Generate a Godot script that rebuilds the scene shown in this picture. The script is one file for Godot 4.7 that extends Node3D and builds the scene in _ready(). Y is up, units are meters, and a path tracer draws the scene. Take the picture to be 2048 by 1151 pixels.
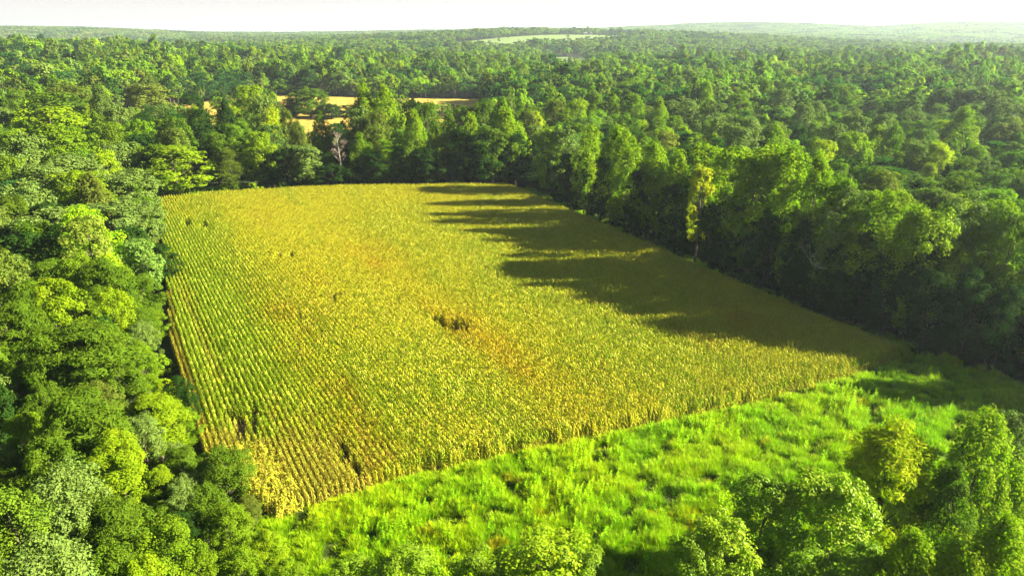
extends Node3D

const TAU_ := 6.28318530718
var rng := RandomNumberGenerator.new()
var noise := FastNoiseLite.new()
var noise2 := FastNoiseLite.new()
var mats := {}
var shapes := {}
var protos := {}
var used_names := {}
var ridge_px := [9.0, 8.0, 4.0, 0.0, 0.0, 1.0, 4.0, 9.0, 8.0, 12.0, 16.0, 15.0, 10.0, 15.0, 14.0]
var taken := {}

# ------------------------------------------------------------------ lay of the land
func bump(a: float, b: float) -> float:
	return exp(-(a * a + b * b) * 0.5)

func land(x: float, z: float) -> float:
	var r := sqrt(x * x + z * z)
	if r < 240.0:
		return 0.0
	var h := 15.0 * bump((x + 520.0) / 190.0, (z + 640.0) / 260.0) + 9.0 * bump((x - 470.0) / 220.0, (z + 560.0) / 220.0) + 33.0 * bump((x - 120.0) / 500.0, (z + 2200.0) / 500.0)
	h += smoothstep(600.0, 1100.0, r) * (6.0 * sin(x / 310.0 + 1.0) * sin(z / 270.0 + 2.0) + 5.0)
	var k := 0.0
	if z < 0.0:
		k = clampf((1024.0 + 1548.0 * tan(clampf(atan2(x, -z), -1.2, 1.2))) / 2048.0 * 14.0, 0.0, 13.999)
	var i := int(k)
	var rise: float = lerpf(ridge_px[i], ridge_px[i + 1], k - i)
	h += smoothstep(2600.0, 4500.0, r) * (22.0 + 3.1 * rise) * (1.0 - 0.5 * smoothstep(5000.0, 9000.0, r))
	return h * smoothstep(240.0, 420.0, r)

var field := PackedVector2Array([Vector2(-23, -60), Vector2(-14.9, -65.5), Vector2(-6.8, -69.3), Vector2(10.4, -75.9), Vector2(33.5, -84.9), Vector2(56.6, -97.2), Vector2(47.8, -112.9), Vector2(36.7, -135.3), Vector2(21.2, -170.8), Vector2(-1.4, -219.5), Vector2(-51.6, -216.6), Vector2(-85.9, -208.1), Vector2(-99.8, -197.8), Vector2(-82.5, -167.1), Vector2(-51.1, -100.8), Vector2(-36.5, -75), Vector2(-32.3, -67.8)])
var meadow := PackedVector2Array([Vector2(-30, -48), Vector2(-24, -60.5), Vector2(-14.9, -66.2), Vector2(-6.8, -70.0), Vector2(10.4, -76.6), Vector2(33.5, -85.6), Vector2(55.6, -97.2), Vector2(46.8, -112.9), Vector2(35.7, -135.3), Vector2(20.2, -170.8), Vector2(-2, -219.5), Vector2(5, -221), Vector2(28, -172), Vector2(43, -136), Vector2(54, -113), Vector2(66, -94), Vector2(84, -66), Vector2(70, -44), Vector2(40, -36), Vector2(0, -34), Vector2(-22, -38)])
var glade := PackedVector2Array([Vector2(-97, -203), Vector2(-86, -208.5), Vector2(-79, -210.5), Vector2(-78, -217), Vector2(-85, -227), Vector2(-93, -221)])
var golden := PackedVector2Array([Vector2(-215, -318), Vector2(-60, -300), Vector2(-15, -300), Vector2(-13, -525), Vector2(-175, -538), Vector2(-225, -400)])
var clearing := PackedVector2Array([Vector2(52, -780), Vector2(92, -780), Vector2(118, -1250), Vector2(40, -1250)])
var hill_pasture := PackedVector2Array([Vector2(-190, -1560), Vector2(-100, -1430), Vector2(20, -1420), Vector2(110, -1480), Vector2(200, -1560), Vector2(290, -1800), Vector2(330, -1960), Vector2(240, -2060), Vector2(120, -2040), Vector2(-20, -1850), Vector2(-130, -1650)])

func inside(p: Vector2, poly: PackedVector2Array) -> bool:
	return Geometry2D.is_point_in_polygon(p, poly)

func near_edge(p: Vector2, poly: PackedVector2Array) -> float:
	var best := 1e9
	for i in poly.size():
		best = minf(best, p.distance_to(Geometry2D.get_closest_point_to_segment(p, poly[i], poly[(i + 1) % poly.size()])))
	return best

# ------------------------------------------------------------------ names and tags
func numbered(called: String) -> String:
	var n: int = used_names.get(called, 0)
	used_names[called] = n + 1
	return called if n == 0 else "%s_%03d" % [called, n]

func tag(o: Node3D, label: String, category := "", group := "", kind := "") -> void:
	o.set_meta("label", label)
	if category:
		o.set_meta("category", category)
	if group:
		o.set_meta("group", group)
	if kind:
		o.set_meta("kind", kind)

func put(called: String, m: Mesh, mat: Material, parent: Node = self) -> MeshInstance3D:
	var o := MeshInstance3D.new()
	o.mesh = m
	o.material_override = mat
	o.name = numbered(called) if parent == self else called
	parent.add_child(o, true)
	return o

func root_of(called: String, at: Vector3) -> Node3D:
	var o := Node3D.new()
	o.name = numbered(called)
	o.position = at
	add_child(o, true)
	return o

func scatter(called: String, m: Mesh, mat: Material, where: Array, tints: PackedColorArray, parent: Node) -> void:
	if where.is_empty():
		return
	var mm := MultiMesh.new()
	mm.transform_format = MultiMesh.TRANSFORM_3D
	mm.use_colors = true
	mm.mesh = m
	mm.instance_count = where.size()
	for i in where.size():
		mm.set_instance_transform(i, where[i])
		mm.set_instance_color(i, tints[i])
	var o := MultiMeshInstance3D.new()
	o.multimesh = mm
	o.material_override = mat
	o.name = called
	o.set_meta("kind", "stuff")
	parent.add_child(o, true)

# ------------------------------------------------------------------ materials
func lin(r: float, g: float, b: float) -> Color:
	return Color(r, g, b).linear_to_srgb()

func leaf_material(key: String, c: Color, rough := 0.6, spec := 0.35, through := 0.75) -> StandardMaterial3D:
	if mats.has(key):
		return mats[key]
	var m := StandardMaterial3D.new()
	m.resource_name = key
	m.albedo_color = c
	m.vertex_color_use_as_albedo = true
	m.roughness = rough
	m.metallic_specular = spec
	m.backlight_enabled = true
	m.backlight = Color(through * 0.84, through, through * 0.25)
	m.cull_mode = BaseMaterial3D.CULL_DISABLED
	mats[key] = m
	return m

func noise_texture(freq: float, lo: Color, mid: Color, hi: Color, size := 512, octaves := 5) -> NoiseTexture2D:
	var n := FastNoiseLite.new()
	n.seed = int(freq * 10000.0) + size
	n.frequency = freq
	n.fractal_octaves = octaves
	var g := Gradient.new()
	g.offsets = PackedFloat32Array([0.2, 0.5, 0.8])
	g.colors = PackedColorArray([lo, mid, hi])
	var t := NoiseTexture2D.new()
	t.width = size
	t.height = size
	t.seamless = true
	t.noise = n
	t.color_ramp = g
	return t

func ground_material(key: String, lo: Color, mid: Color, hi: Color, scale: float) -> StandardMaterial3D:
	var m := StandardMaterial3D.new()
	m.resource_name = key
	m.albedo_texture = noise_texture(0.02, lo, mid, hi)
	m.uv1_triplanar = true
	m.uv1_world_triplanar = true
	m.uv1_scale = Vector3.ONE * scale
	m.roughness = 0.95
	m.metallic_specular = 0.2
	return m

func bark(key: String, c: Color) -> StandardMaterial3D:
	if mats.has(key):
		return mats[key]
	var m := StandardMaterial3D.new()
	m.resource_name = key
	m.albedo_color = c
	m.albedo_texture = noise_texture(0.05, Color(0.55, 0.55, 0.55), Color(0.8, 0.8, 0.8), Color.WHITE, 128, 4)
	m.uv1_triplanar = true
	m.uv1_scale = Vector3(1.5, 0.4, 1.5)
	m.roughness = 0.9
	mats[key] = m
	return m

# ------------------------------------------------------------------ mesh makers
class Faces:
	var v := PackedVector3Array()
	var c := PackedColorArray()
	var i := PackedInt32Array()

	func leaf(p: Vector3, along: Vector3, across: Vector3, lift: Vector3, tint: Color) -> void:
		var n := v.size()
		v.append(p - along)
		v.append(p + across + lift)
		v.append(p + along)
		v.append(p - across + lift)
		c.append(tint); c.append(tint); c.append(tint); c.append(tint)
		i.append(n); i.append(n + 1); i.append(n + 2)
		i.append(n); i.append(n + 2); i.append(n + 3)

	func strip(pts: PackedVector3Array, side: PackedVector3Array, tint: Color, tint_end: Color) -> void:
		var n := v.size()
		for k in pts.size():
			v.append(pts[k] - side[k]); v.append(pts[k] + side[k])
			var t := tint.lerp(tint_end, float(k) / (pts.size() - 1))
			c.append(t); c.append(t)
		for k in pts.size() - 1:
			var a := n + k * 2
			i.append(a); i.append(a + 1); i.append(a + 3)
			i.append(a); i.append(a + 3); i.append(a + 2)

	func tube(pts: PackedVector3Array, rad: PackedFloat32Array, sides: int, tint := Color.WHITE) -> void:
		var n := v.size()
		for k in pts.size():
			var d := (pts[mini(k + 1, pts.size() - 1)] - pts[maxi(k - 1, 0)]).normalized()
			var a := d.cross(Vector3(0.31, 0.1, 0.94)).normalized()
			var b := d.cross(a)
			for s in sides:
				var t := TAU * s / sides
				v.append(pts[k] + (a * cos(t) + b * sin(t)) * rad[k])
				c.append(tint)
		for k in pts.size() - 1:
			for s in sides:
				var p := n + k * sides + s
				var q := n + k * sides + (s + 1) % sides
				i.append(p); i.append(p + sides); i.append(q)
				i.append(q); i.append(p + sides); i.append(q + sides)

	func mesh() -> ArrayMesh:
		var a := []
		a.resize(Mesh.ARRAY_MAX)
		a[Mesh.ARRAY_VERTEX] = v
		a[Mesh.ARRAY_COLOR] = c
		a[Mesh.ARRAY_INDEX] = i
		var m := ArrayMesh.new()
		m.add_surface_from_arrays(Mesh.PRIMITIVE_TRIANGLES, a)
		return m

func rand_dir() -> Vector3:
	var y := rng.randf_range(-1.0, 1.0)
	var t := rng.randf() * TAU_
	var s := sqrt(1.0 - y * y)
	return Vector3(cos(t) * s, y, sin(t) * s)

# half-width of a crown of each habit at height t of the crown (0 bottom, 1 top)
func profile(habit: String, t: float) -> float:
	match habit:
		"poplar":
			return minf(1.0, 0.7 + t * 1.4) * pow(maxf(0.0, 1.0 - t * t * t), 0.75)
		"pine":
			return minf(1.0, 0.35 + t * 2.2) * pow(maxf(0.0, 1.0 - t), 0.5) * 1.05
		"oak":
			return minf(1.0, 0.7 + t * 1.0) * pow(maxf(0.0, 1.0 - t * t * t * t * t), 0.5)
		"feather":
			return minf(1.0, 0.5 + t * 1.1) * pow(maxf(0.0, 1.0 - t * t * t), 0.55)
		"bush":
			return pow(maxf(0.0, 1.0 - t * t), 0.5)
	return minf(1.0, 0.62 + t * 1.1) * pow(maxf(0.0, 1.0 - t * t * t * t), 0.55)

# crown and trunk of one tree, h metres high with a crown of radius r
func tree_shape(habit: String, sd: int, h: float, r: float, clumps: int, leaves: int, size: float, base := 0.14) -> Dictionary:
	rng.seed = sd
	var f := Faces.new()
	var w := Faces.new()
	var ends: Array[Vector3] = []
	var lobe_a := rng.randf() * TAU_
	var lobe_b := rng.randf() * TAU_
	var crown_low := h * base
	var crown_h := h * (1.0 - base)
	var lean := Vector3(rng.randf_range(-0.05, 0.05), 0, rng.randf_range(-0.05, 0.05)) * h
	for k in clumps:
		var t := 0.0
		for tries in 12:
			t = rng.randf()
			if rng.randf() < profile(habit, t) + 0.12:
				break
		if k < 3:
			t = 0.93 + 0.03 * k
		elif t > 0.9 and habit != "poplar":
			t = 0.9
		var a := rng.randf() * TAU_
		var wide := profile(habit, t) * r * (1.0 + 0.22 * sin(a * 2.0 + lobe_a) + 0.17 * sin(a * 3.0 + lobe_b + t * 4.0))
		var q := sqrt(rng.randf_range(0.30, 1.0))
		var cr := r * rng.randf_range(0.14, 0.33)
		if habit == "poplar":
			cr = r * rng.randf_range(0.22, 0.34)
		elif habit == "pine":
			cr = r * rng.randf_range(0.24, 0.38)
		elif habit == "feather":
			cr = r * rng.randf_range(0.2, 0.36)
		wide = maxf(0.0, wide * rng.randf_range(0.86, 1.12) - cr * 0.5)
		var centre := lean * t + Vector3(cos(a) * wide * q, crown_low + t * (crown_h - cr * 0.7), sin(a) * wide * q)
		if k < 3:
			centre = lean + Vector3(rng.randf_range(-0.3, 0.3) * r, crown_low + crown_h * rng.randf_range(0.88, 0.97) - cr * 0.5, rng.randf_range(-0.3, 0.3) * r)
		ends.append(centre)
		var out := (centre - Vector3(0, crown_low + crown_h * 0.35, 0)).normalized()
		var squash := Vector3(1.0, 0.95, 1.0)
		if habit == "poplar":
			squash = Vector3(0.72, 1.35, 0.72)
		elif habit == "pine":
			squash = Vector3(1.15, 0.42, 1.15)
		elif habit == "feather":
			squash = Vector3(1.1, 0.62, 1.1)
		var clump_tint := rng.randf_range(0.82, 1.16)
		var warm := rng.randf_range(-0.08, 0.10)
		for n in leaves:
			var d := rand_dir()
			if d.dot(out) < -0.25 and rng.randf() < 0.7:
				d = -d
			var rad := pow(rng.randf(), 0.42)
			var p := centre + d * squash * cr * rad
			var nrm := (d * 0.8 + out * 0.5 + Vector3(0, 0.45, 0) + rand_dir() * 0.75).normalized()
			var al := nrm.cross(rand_dir()).normalized()
			var ac := nrm.cross(al)
			var s := size * rng.randf_range(0.55, 1.45)
			var tint := clump_tint * rng.randf_range(0.75, 1.25)
			var col := Color(tint * (1.0 + warm + rng.randf_range(-0.08, 0.12)), tint, tint * (1.0 - warm))
			if habit == "feather":
				al = (al + Vector3(0, -0.35, 0) + out * 0.3).normalized()
				ac = nrm.cross(al).normalized()
				f.leaf(p, al * s * 0.85, ac * s * 0.24, nrm * s * 0.08, col)
			elif habit == "pine":
				al = (d + Vector3(0, 0.4, 0)).normalized()
				ac = al.cross(rand_dir()).normalized()
				f.leaf(p, al * s * 0.75, ac * s * 0.2, Vector3.ZERO, col)
			else:
				f.leaf(p, al * s * 0.56, ac * s * 0.4, nrm * s * 0.14, col)
	# trunk and limbs
	var tr := 0.011 * h + 0.02 * r
	var pts := PackedVector3Array()
	var rad2 := PackedFloat32Array()
	var steps := 6
	for k in steps + 1:
		var t := float(k) / steps
		pts.append(lean * t + Vector3(sin(t * 5.0 + lobe_a) * 0.012 * h, t * h * 0.86, cos(t * 4.0 + lobe_b) * 0.012 * h))
		rad2.append(tr * (1.25 if k == 0 else 1.0) * (1.0 - 0.86 * t))
	w.tube(pts, rad2, 7)
	for k in mini(ends.size(), 16):
		var e := ends[(k * 5) % ends.size()]
		var t := clampf(e.y / h - 0.16, 0.1, 0.8)
		var s := lean * t + Vector3(0, t * h * 0.86, 0)
		var m := s.lerp(e, 0.5) + Vector3(0, 0.02 * h, 0)
		w.tube(PackedVector3Array([s, m, e]), PackedFloat32Array([tr * 0.42 * (1.1 - t), tr * 0.26 * (1.1 - t), 0.015]), 5)
	return {"crown": f.mesh(), "trunk": w.mesh(), "h": h, "r": r}

func bare_shape(sd: int, h: float, spread: float, up: float) -> Dictionary:
	rng.seed = sd
	var w := Faces.new()
	var b := Faces.new()
	var tr := 0.016 * h
	var pts := PackedVector3Array()
	var rad := PackedFloat32Array()
	for k in 7:
		var t := k / 6.0
		pts.append(Vector3(sin(t * 4.0) * 0.02 * h, t * h * 0.8, cos(t * 3.0) * 0.015 * h))
		rad.append(tr * (1.0 - 0.85 * t))
	w.tube(pts, rad, 7)
	for k in 14:
		var t := rng.randf_range(up, 0.95)
		var s := Vector3(sin(t * 4.0) * 0.02 * h, t * h * 0.8, cos(t * 3.0) * 0.015 * h)
		var a := k * 2.4 + rng.randf() * 0.6
		var dir := Vector3(cos(a), rng.randf_range(0.5, 1.1), sin(a)).normalized()
		var l := spread * rng.randf_range(0.6, 1.1)
		var e := s + dir * l
		var m := s.lerp(e, 0.5) + Vector3(0, -0.06 * l, 0)
		b.tube(PackedVector3Array([s, m, e]), PackedFloat32Array([tr * 0.3, tr * 0.18, tr * 0.06]), 5)
		for j in 12:
			var q := m.lerp(e, rng.randf())
			var d2 := (dir + rand_dir() * 0.9 + Vector3(0, 0.3, 0)).normalized()
			var e2 := q + d2 * l * rng.randf_range(0.25, 0.5)
			b.tube(PackedVector3Array([q, e2]), PackedFloat32Array([tr * 0.09, 0.012]), 3)
			for n in 6:
				var q3 := q.lerp(e2, rng.randf_range(0.3, 1.0))
				b.tube(PackedVector3Array([q3, q3 + (d2 + rand_dir()).normalized() * l * 0.18]), PackedFloat32Array([0.02, 0.008]), 3)
	return {"trunk": w.mesh(), "branches": b.mesh()}

# ------------------------------------------------------------------ corn
var corn_green := Color(0.16, 0.285, 0.007)
var corn_gold := Color(0.345, 0.345, 0.006)
var corn_tan := Color(0.46, 0.40, 0.055)
var corn_rust := Color(0.30, 0.13, 0.03)

func corn_plant(f: Faces, at: Vector3, style: int) -> void:
	var h := rng.randf_range(1.95, 2.45)
	var tip := at + Vector3(rng.randf_range(-0.12, 0.12), h, rng.randf_range(-0.12, 0.12))
	var stalk: Color = [corn_green.lerp(corn_gold, 0.4), corn_gold, corn_tan][style]
	f.tube(PackedVector3Array([at, at.lerp(tip, 0.55), tip]), PackedFloat32Array([0.016, 0.013, 0.006]), 3, stalk)
	var a := rng.randf() * TAU_
	var count := 9
	for k in count:
		var t := 0.12 + 0.80 * k / (count - 1.0)
		var base := at.lerp(tip, t)
		a += PI + rng.randf_range(-0.7, 0.7)
		var d := Vector3(cos(a), 0, sin(a))
		var sd := Vector3(-sin(a), 0, cos(a))
		var l := rng.randf_range(0.42, 0.68) * (1.0 if t < 0.7 else 0.8)
		var up := rng.randf_range(0.2, 0.42)
		if style == 2:
			up -= 0.1
		var p1 := base + d * l * 0.42 + Vector3(0, up, 0)
		var p2 := base + d * l * 0.8 + Vector3(0, up * 0.9 - 0.05, 0)
		var p3 := base + d * l * 1.02 + Vector3(0, up - rng.randf_range(0.35, 0.65), 0)
		var x := rng.randf()
		var col: Color
		if style == 0:
			col = corn_green.lerp(corn_gold, rng.randf() * 0.55) if x > 0.16 else corn_tan
			if t < 0.35:
				col = corn_tan.lerp(corn_gold, rng.randf())
		elif style == 1:
			col = corn_gold.lerp(corn_green, rng.randf() * 0.55) if x > 0.28 else corn_tan.lerp(corn_gold, rng.randf() * 0.7)
		else:
			col = corn_tan.lerp(corn_gold, rng.randf() * 0.6) if x > 0.22 else corn_rust
		col = col * rng.randf_range(0.8, 1.2)
		var twist := sd.rotated(d, rng.randf_range(-0.6, 0.6))
		f.strip(PackedVector3Array([base, p1, p2, p3]), PackedVector3Array([sd * 0.024, twist * 0.042, twist * 0.036, sd * 0.006]), col, col.lerp(corn_tan, 0.35))
	var tas := corn_tan.lerp(corn_gold, rng.randf() * 0.5) * rng.randf_range(0.9, 1.2)
	for k in 4:
		var d := Vector3(rng.randf_range(-0.16, 0.16), rng.randf_range(0.18, 0.34), rng.randf_range(-0.16, 0.16))
		f.strip(PackedVector3Array([tip, tip + d]), PackedVector3Array([Vector3(0.014, 0, 0.008), Vector3(0.005, 0, 0.004)]), tas, tas)

func spot(s: float, w: float, cs: float, cw: float, rs: float, rw: float) -> float:
	return bump((s - cs) / rs, (w - cw) / rw)

# ------------------------------------------------------------------ build
func _ready() -> void:
	# camera
	var cam := Camera3D.new()
	cam.name = "camera"
	cam.position = Vector3(0, 45, 0)
	cam.rotation_degrees = Vector3(-19.2, 0, 0)
	cam.fov = 42.97
	cam.near = 0.5
	cam.far = 30000.0
	add_child(cam)
	cam.current = true
	# sky and air
	var env := Environment.new()
	env.background_mode = Environment.BG_SKY
	var sky_mat := ProceduralSkyMaterial.new()
	sky_mat.sky_top_color = Color(0.42, 0.50, 0.60)
	sky_mat.sky_horizon_color = Color(0.985, 0.95, 0.925)
	sky_mat.sky_curve = 0.09
	sky_mat.sky_energy_multiplier = 0.48
	sky_mat.ground_bottom_color = Color(0.25, 0.28, 0.18)
	sky_mat.ground_horizon_color = Color(0.7, 0.72, 0.66)
	sky_mat.sun_angle_max = 28.0
	sky_mat.sun_curve = 0.12
	var sky := Sky.new()
	sky.sky_material = sky_mat
	env.sky = sky
	env.tonemap_mode = Environment.TONE_MAPPER_LINEAR
	env.tonemap_exposure = 6.2
	env.volumetric_fog_enabled = true
	env.volumetric_fog_density = 0.000115
	env.volumetric_fog_albedo = Color(0.88, 0.955, 1.0)
	env.volumetric_fog_anisotropy = 0.42
	env.sdfgi_enabled = true
	env.ssao_enabled = true
	env.ssil_enabled = true
	var we := WorldEnvironment.new()
	we.name = "air"
	we.environment = env
	add_child(we)
	# late-day sun from the right, a little ahead
	var sun := DirectionalLight3D.new()
	sun.name = "sun"
	sun.light_energy = 1.6
	sun.light_color = Color(1.0, 0.95, 0.86)
	sun.light_angular_distance = 0.5
	sun.shadow_enabled = true
	var elev := deg_to_rad(25.0)
	var ahead := deg_to_rad(0.0)
	var to_sun := Vector3(cos(elev) * cos(ahead), sin(elev), -cos(elev) * sin(ahead))
	sun.basis = Basis.looking_at(-to_sun, Vector3.UP)
	add_child(sun)

	noise.seed = 11
	noise.frequency = 0.03
	noise.fractal_octaves = 3
	noise2.seed = 23
	noise2.frequency = 0.12
	noise2.fractal_octaves = 3
	build_ground()
	build_far_fields()
	build_corn()
	build_meadow()
	build_trees()
	build_forest()
	build_small_things()

func sheet(called: String, poly: PackedVector2Array, lift: float, step: float, mat: Material, label: String, skirt := 0.0) -> MeshInstance3D:
	# a sheet over the land inside an outline, cut to the outline
	var f := Faces.new()
	var lo := Vector2(1e9, 1e9)
	var hi := -lo
	for p in poly:
		lo = lo.min(p)
		hi = hi.max(p)
	var x := lo.x
	while x < hi.x:
		var z := lo.y
		while z < hi.y:
			var cell := PackedVector2Array([Vector2(x, z), Vector2(x + step, z), Vector2(x + step, z + step), Vector2(x, z + step)])
			for piece in Geometry2D.intersect_polygons(poly, cell):
				var tri := Geometry2D.triangulate_polygon(piece)
				var n := f.v.size()
				for p in piece:
					f.v.append(Vector3(p.x, land(p.x, p.y) + lift, p.y))
					f.c.append(Color.WHITE)
				for t in range(0, tri.size(), 3):
					var a: Vector2 = piece[tri[t]]
					var b: Vector2 = piece[tri[t + 1]]
					var c: Vector2 = piece[tri[t + 2]]
					var flip := (b - a).cross(c - a) < 0.0
					f.i.append(n + tri[t])
					f.i.append(n + tri[t + (2 if flip else 1)])
					f.i.append(n + tri[t + (1 if flip else 2)])
			z += step
		x += step
	if skirt > 0.0:
		for k in poly.size():
			var a := poly[k]
			var b := poly[(k + 1) % poly.size()]
			var parts := maxi(1, int(a.distance_to(b) / step))
			for q in parts:
				var p0 := a.lerp(b, float(q) / parts)
				var p1 := a.lerp(b, float(q + 1) / parts)
				var n := f.v.size()
				for p in [p0, p1]:
					f.v.append(Vector3(p.x, land(p.x, p.y) + lift, p.y))
					f.v.append(Vector3(p.x, land(p.x, p.y) + lift - skirt, p.y))
					f.c.append(Color.WHITE); f.c.append(Color.WHITE)
				f.i.append_array(PackedInt32Array([n, n + 1, n + 2, n + 1, n + 3, n + 2]))
	var o := put(called, f.mesh(), mat)
	tag(o, label, "", "", "structure")
	return o

func build_ground() -> void:
	var f := Faces.new()
	var rings := 110
	var rays := 220
	for k in rings + 1:
		var r := 0.0 if k == 0 else 12.0 * pow(6600.0 / 12.0, float(k - 1) / (rings - 1))
		for a in rays:
			var t := TAU_ * a / rays
			var x := cos(t) * r
			var z := sin(t) * r
			f.v.append(Vector3(x, land(x, z), z))
			f.c.append(Color.WHITE)
	for k in rings:
		for a in rays:
			var p := k * rays + a
			var q := k * rays + (a + 1) % rays
			f.i.append_array(PackedInt32Array([p, q, p + rays, q, q + rays, p + rays]))
	var m := ground_material("forest floor", lin(0.02, 0.028, 0.010), lin(0.035, 0.05, 0.016), lin(0.06, 0.06, 0.03), 0.12)
	var g := put("ground", f.mesh(), m)
	tag(g, "rolling ground under the woods, dark leaf litter and low growth", "", "", "structure")
	sheet("field_soil", field, 0.008, 12.0, ground_material("field soil", lin(0.07, 0.045, 0.022), lin(0.11, 0.075, 0.035), lin(0.17, 0.12, 0.06), 0.2), "bare brown soil between the corn rows")
	sheet("glade_ground", glade, 0.012, 12.0, ground_material("glade ground", lin(0.025, 0.04, 0.006), lin(0.04, 0.07, 0.008), lin(0.07, 0.09, 0.015), 0.25), "small grassy glade at the far left corner of the cornfield")
	sheet("meadow_ground", meadow, 0.012, 12.0, ground_material("meadow ground", lin(0.025, 0.04, 0.006), lin(0.04, 0.07, 0.008), lin(0.07, 0.09, 0.015), 0.25), "green ground of the overgrown meadow beside the cornfield")

func build_far_fields() -> void:
	var m := ground_material("golden crop", lin(0.27, 0.195, 0.035), lin(0.33, 0.245, 0.045), lin(0.39, 0.30, 0.06), 0.02)
	m.uv1_scale = Vector3(0.03, 0.03, 0.006)
	sheet("golden_field", golden, 0.55, 12.0, m, "flat golden field of ripe crop behind the back tree line", 0.6)
	var p := ground_material("pasture", lin(0.11, 0.18, 0.05), lin(0.15, 0.22, 0.06), lin(0.20, 0.26, 0.09), 0.01)
	sheet("hill_pasture", hill_pasture, 1.1, 60.0, p, "pale green pasture on the distant hill", 3.0)
	sheet("valley_pasture", clearing, 0.6, 20.0, p, "small pale green clearing in the far woods", 2.0)

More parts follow.
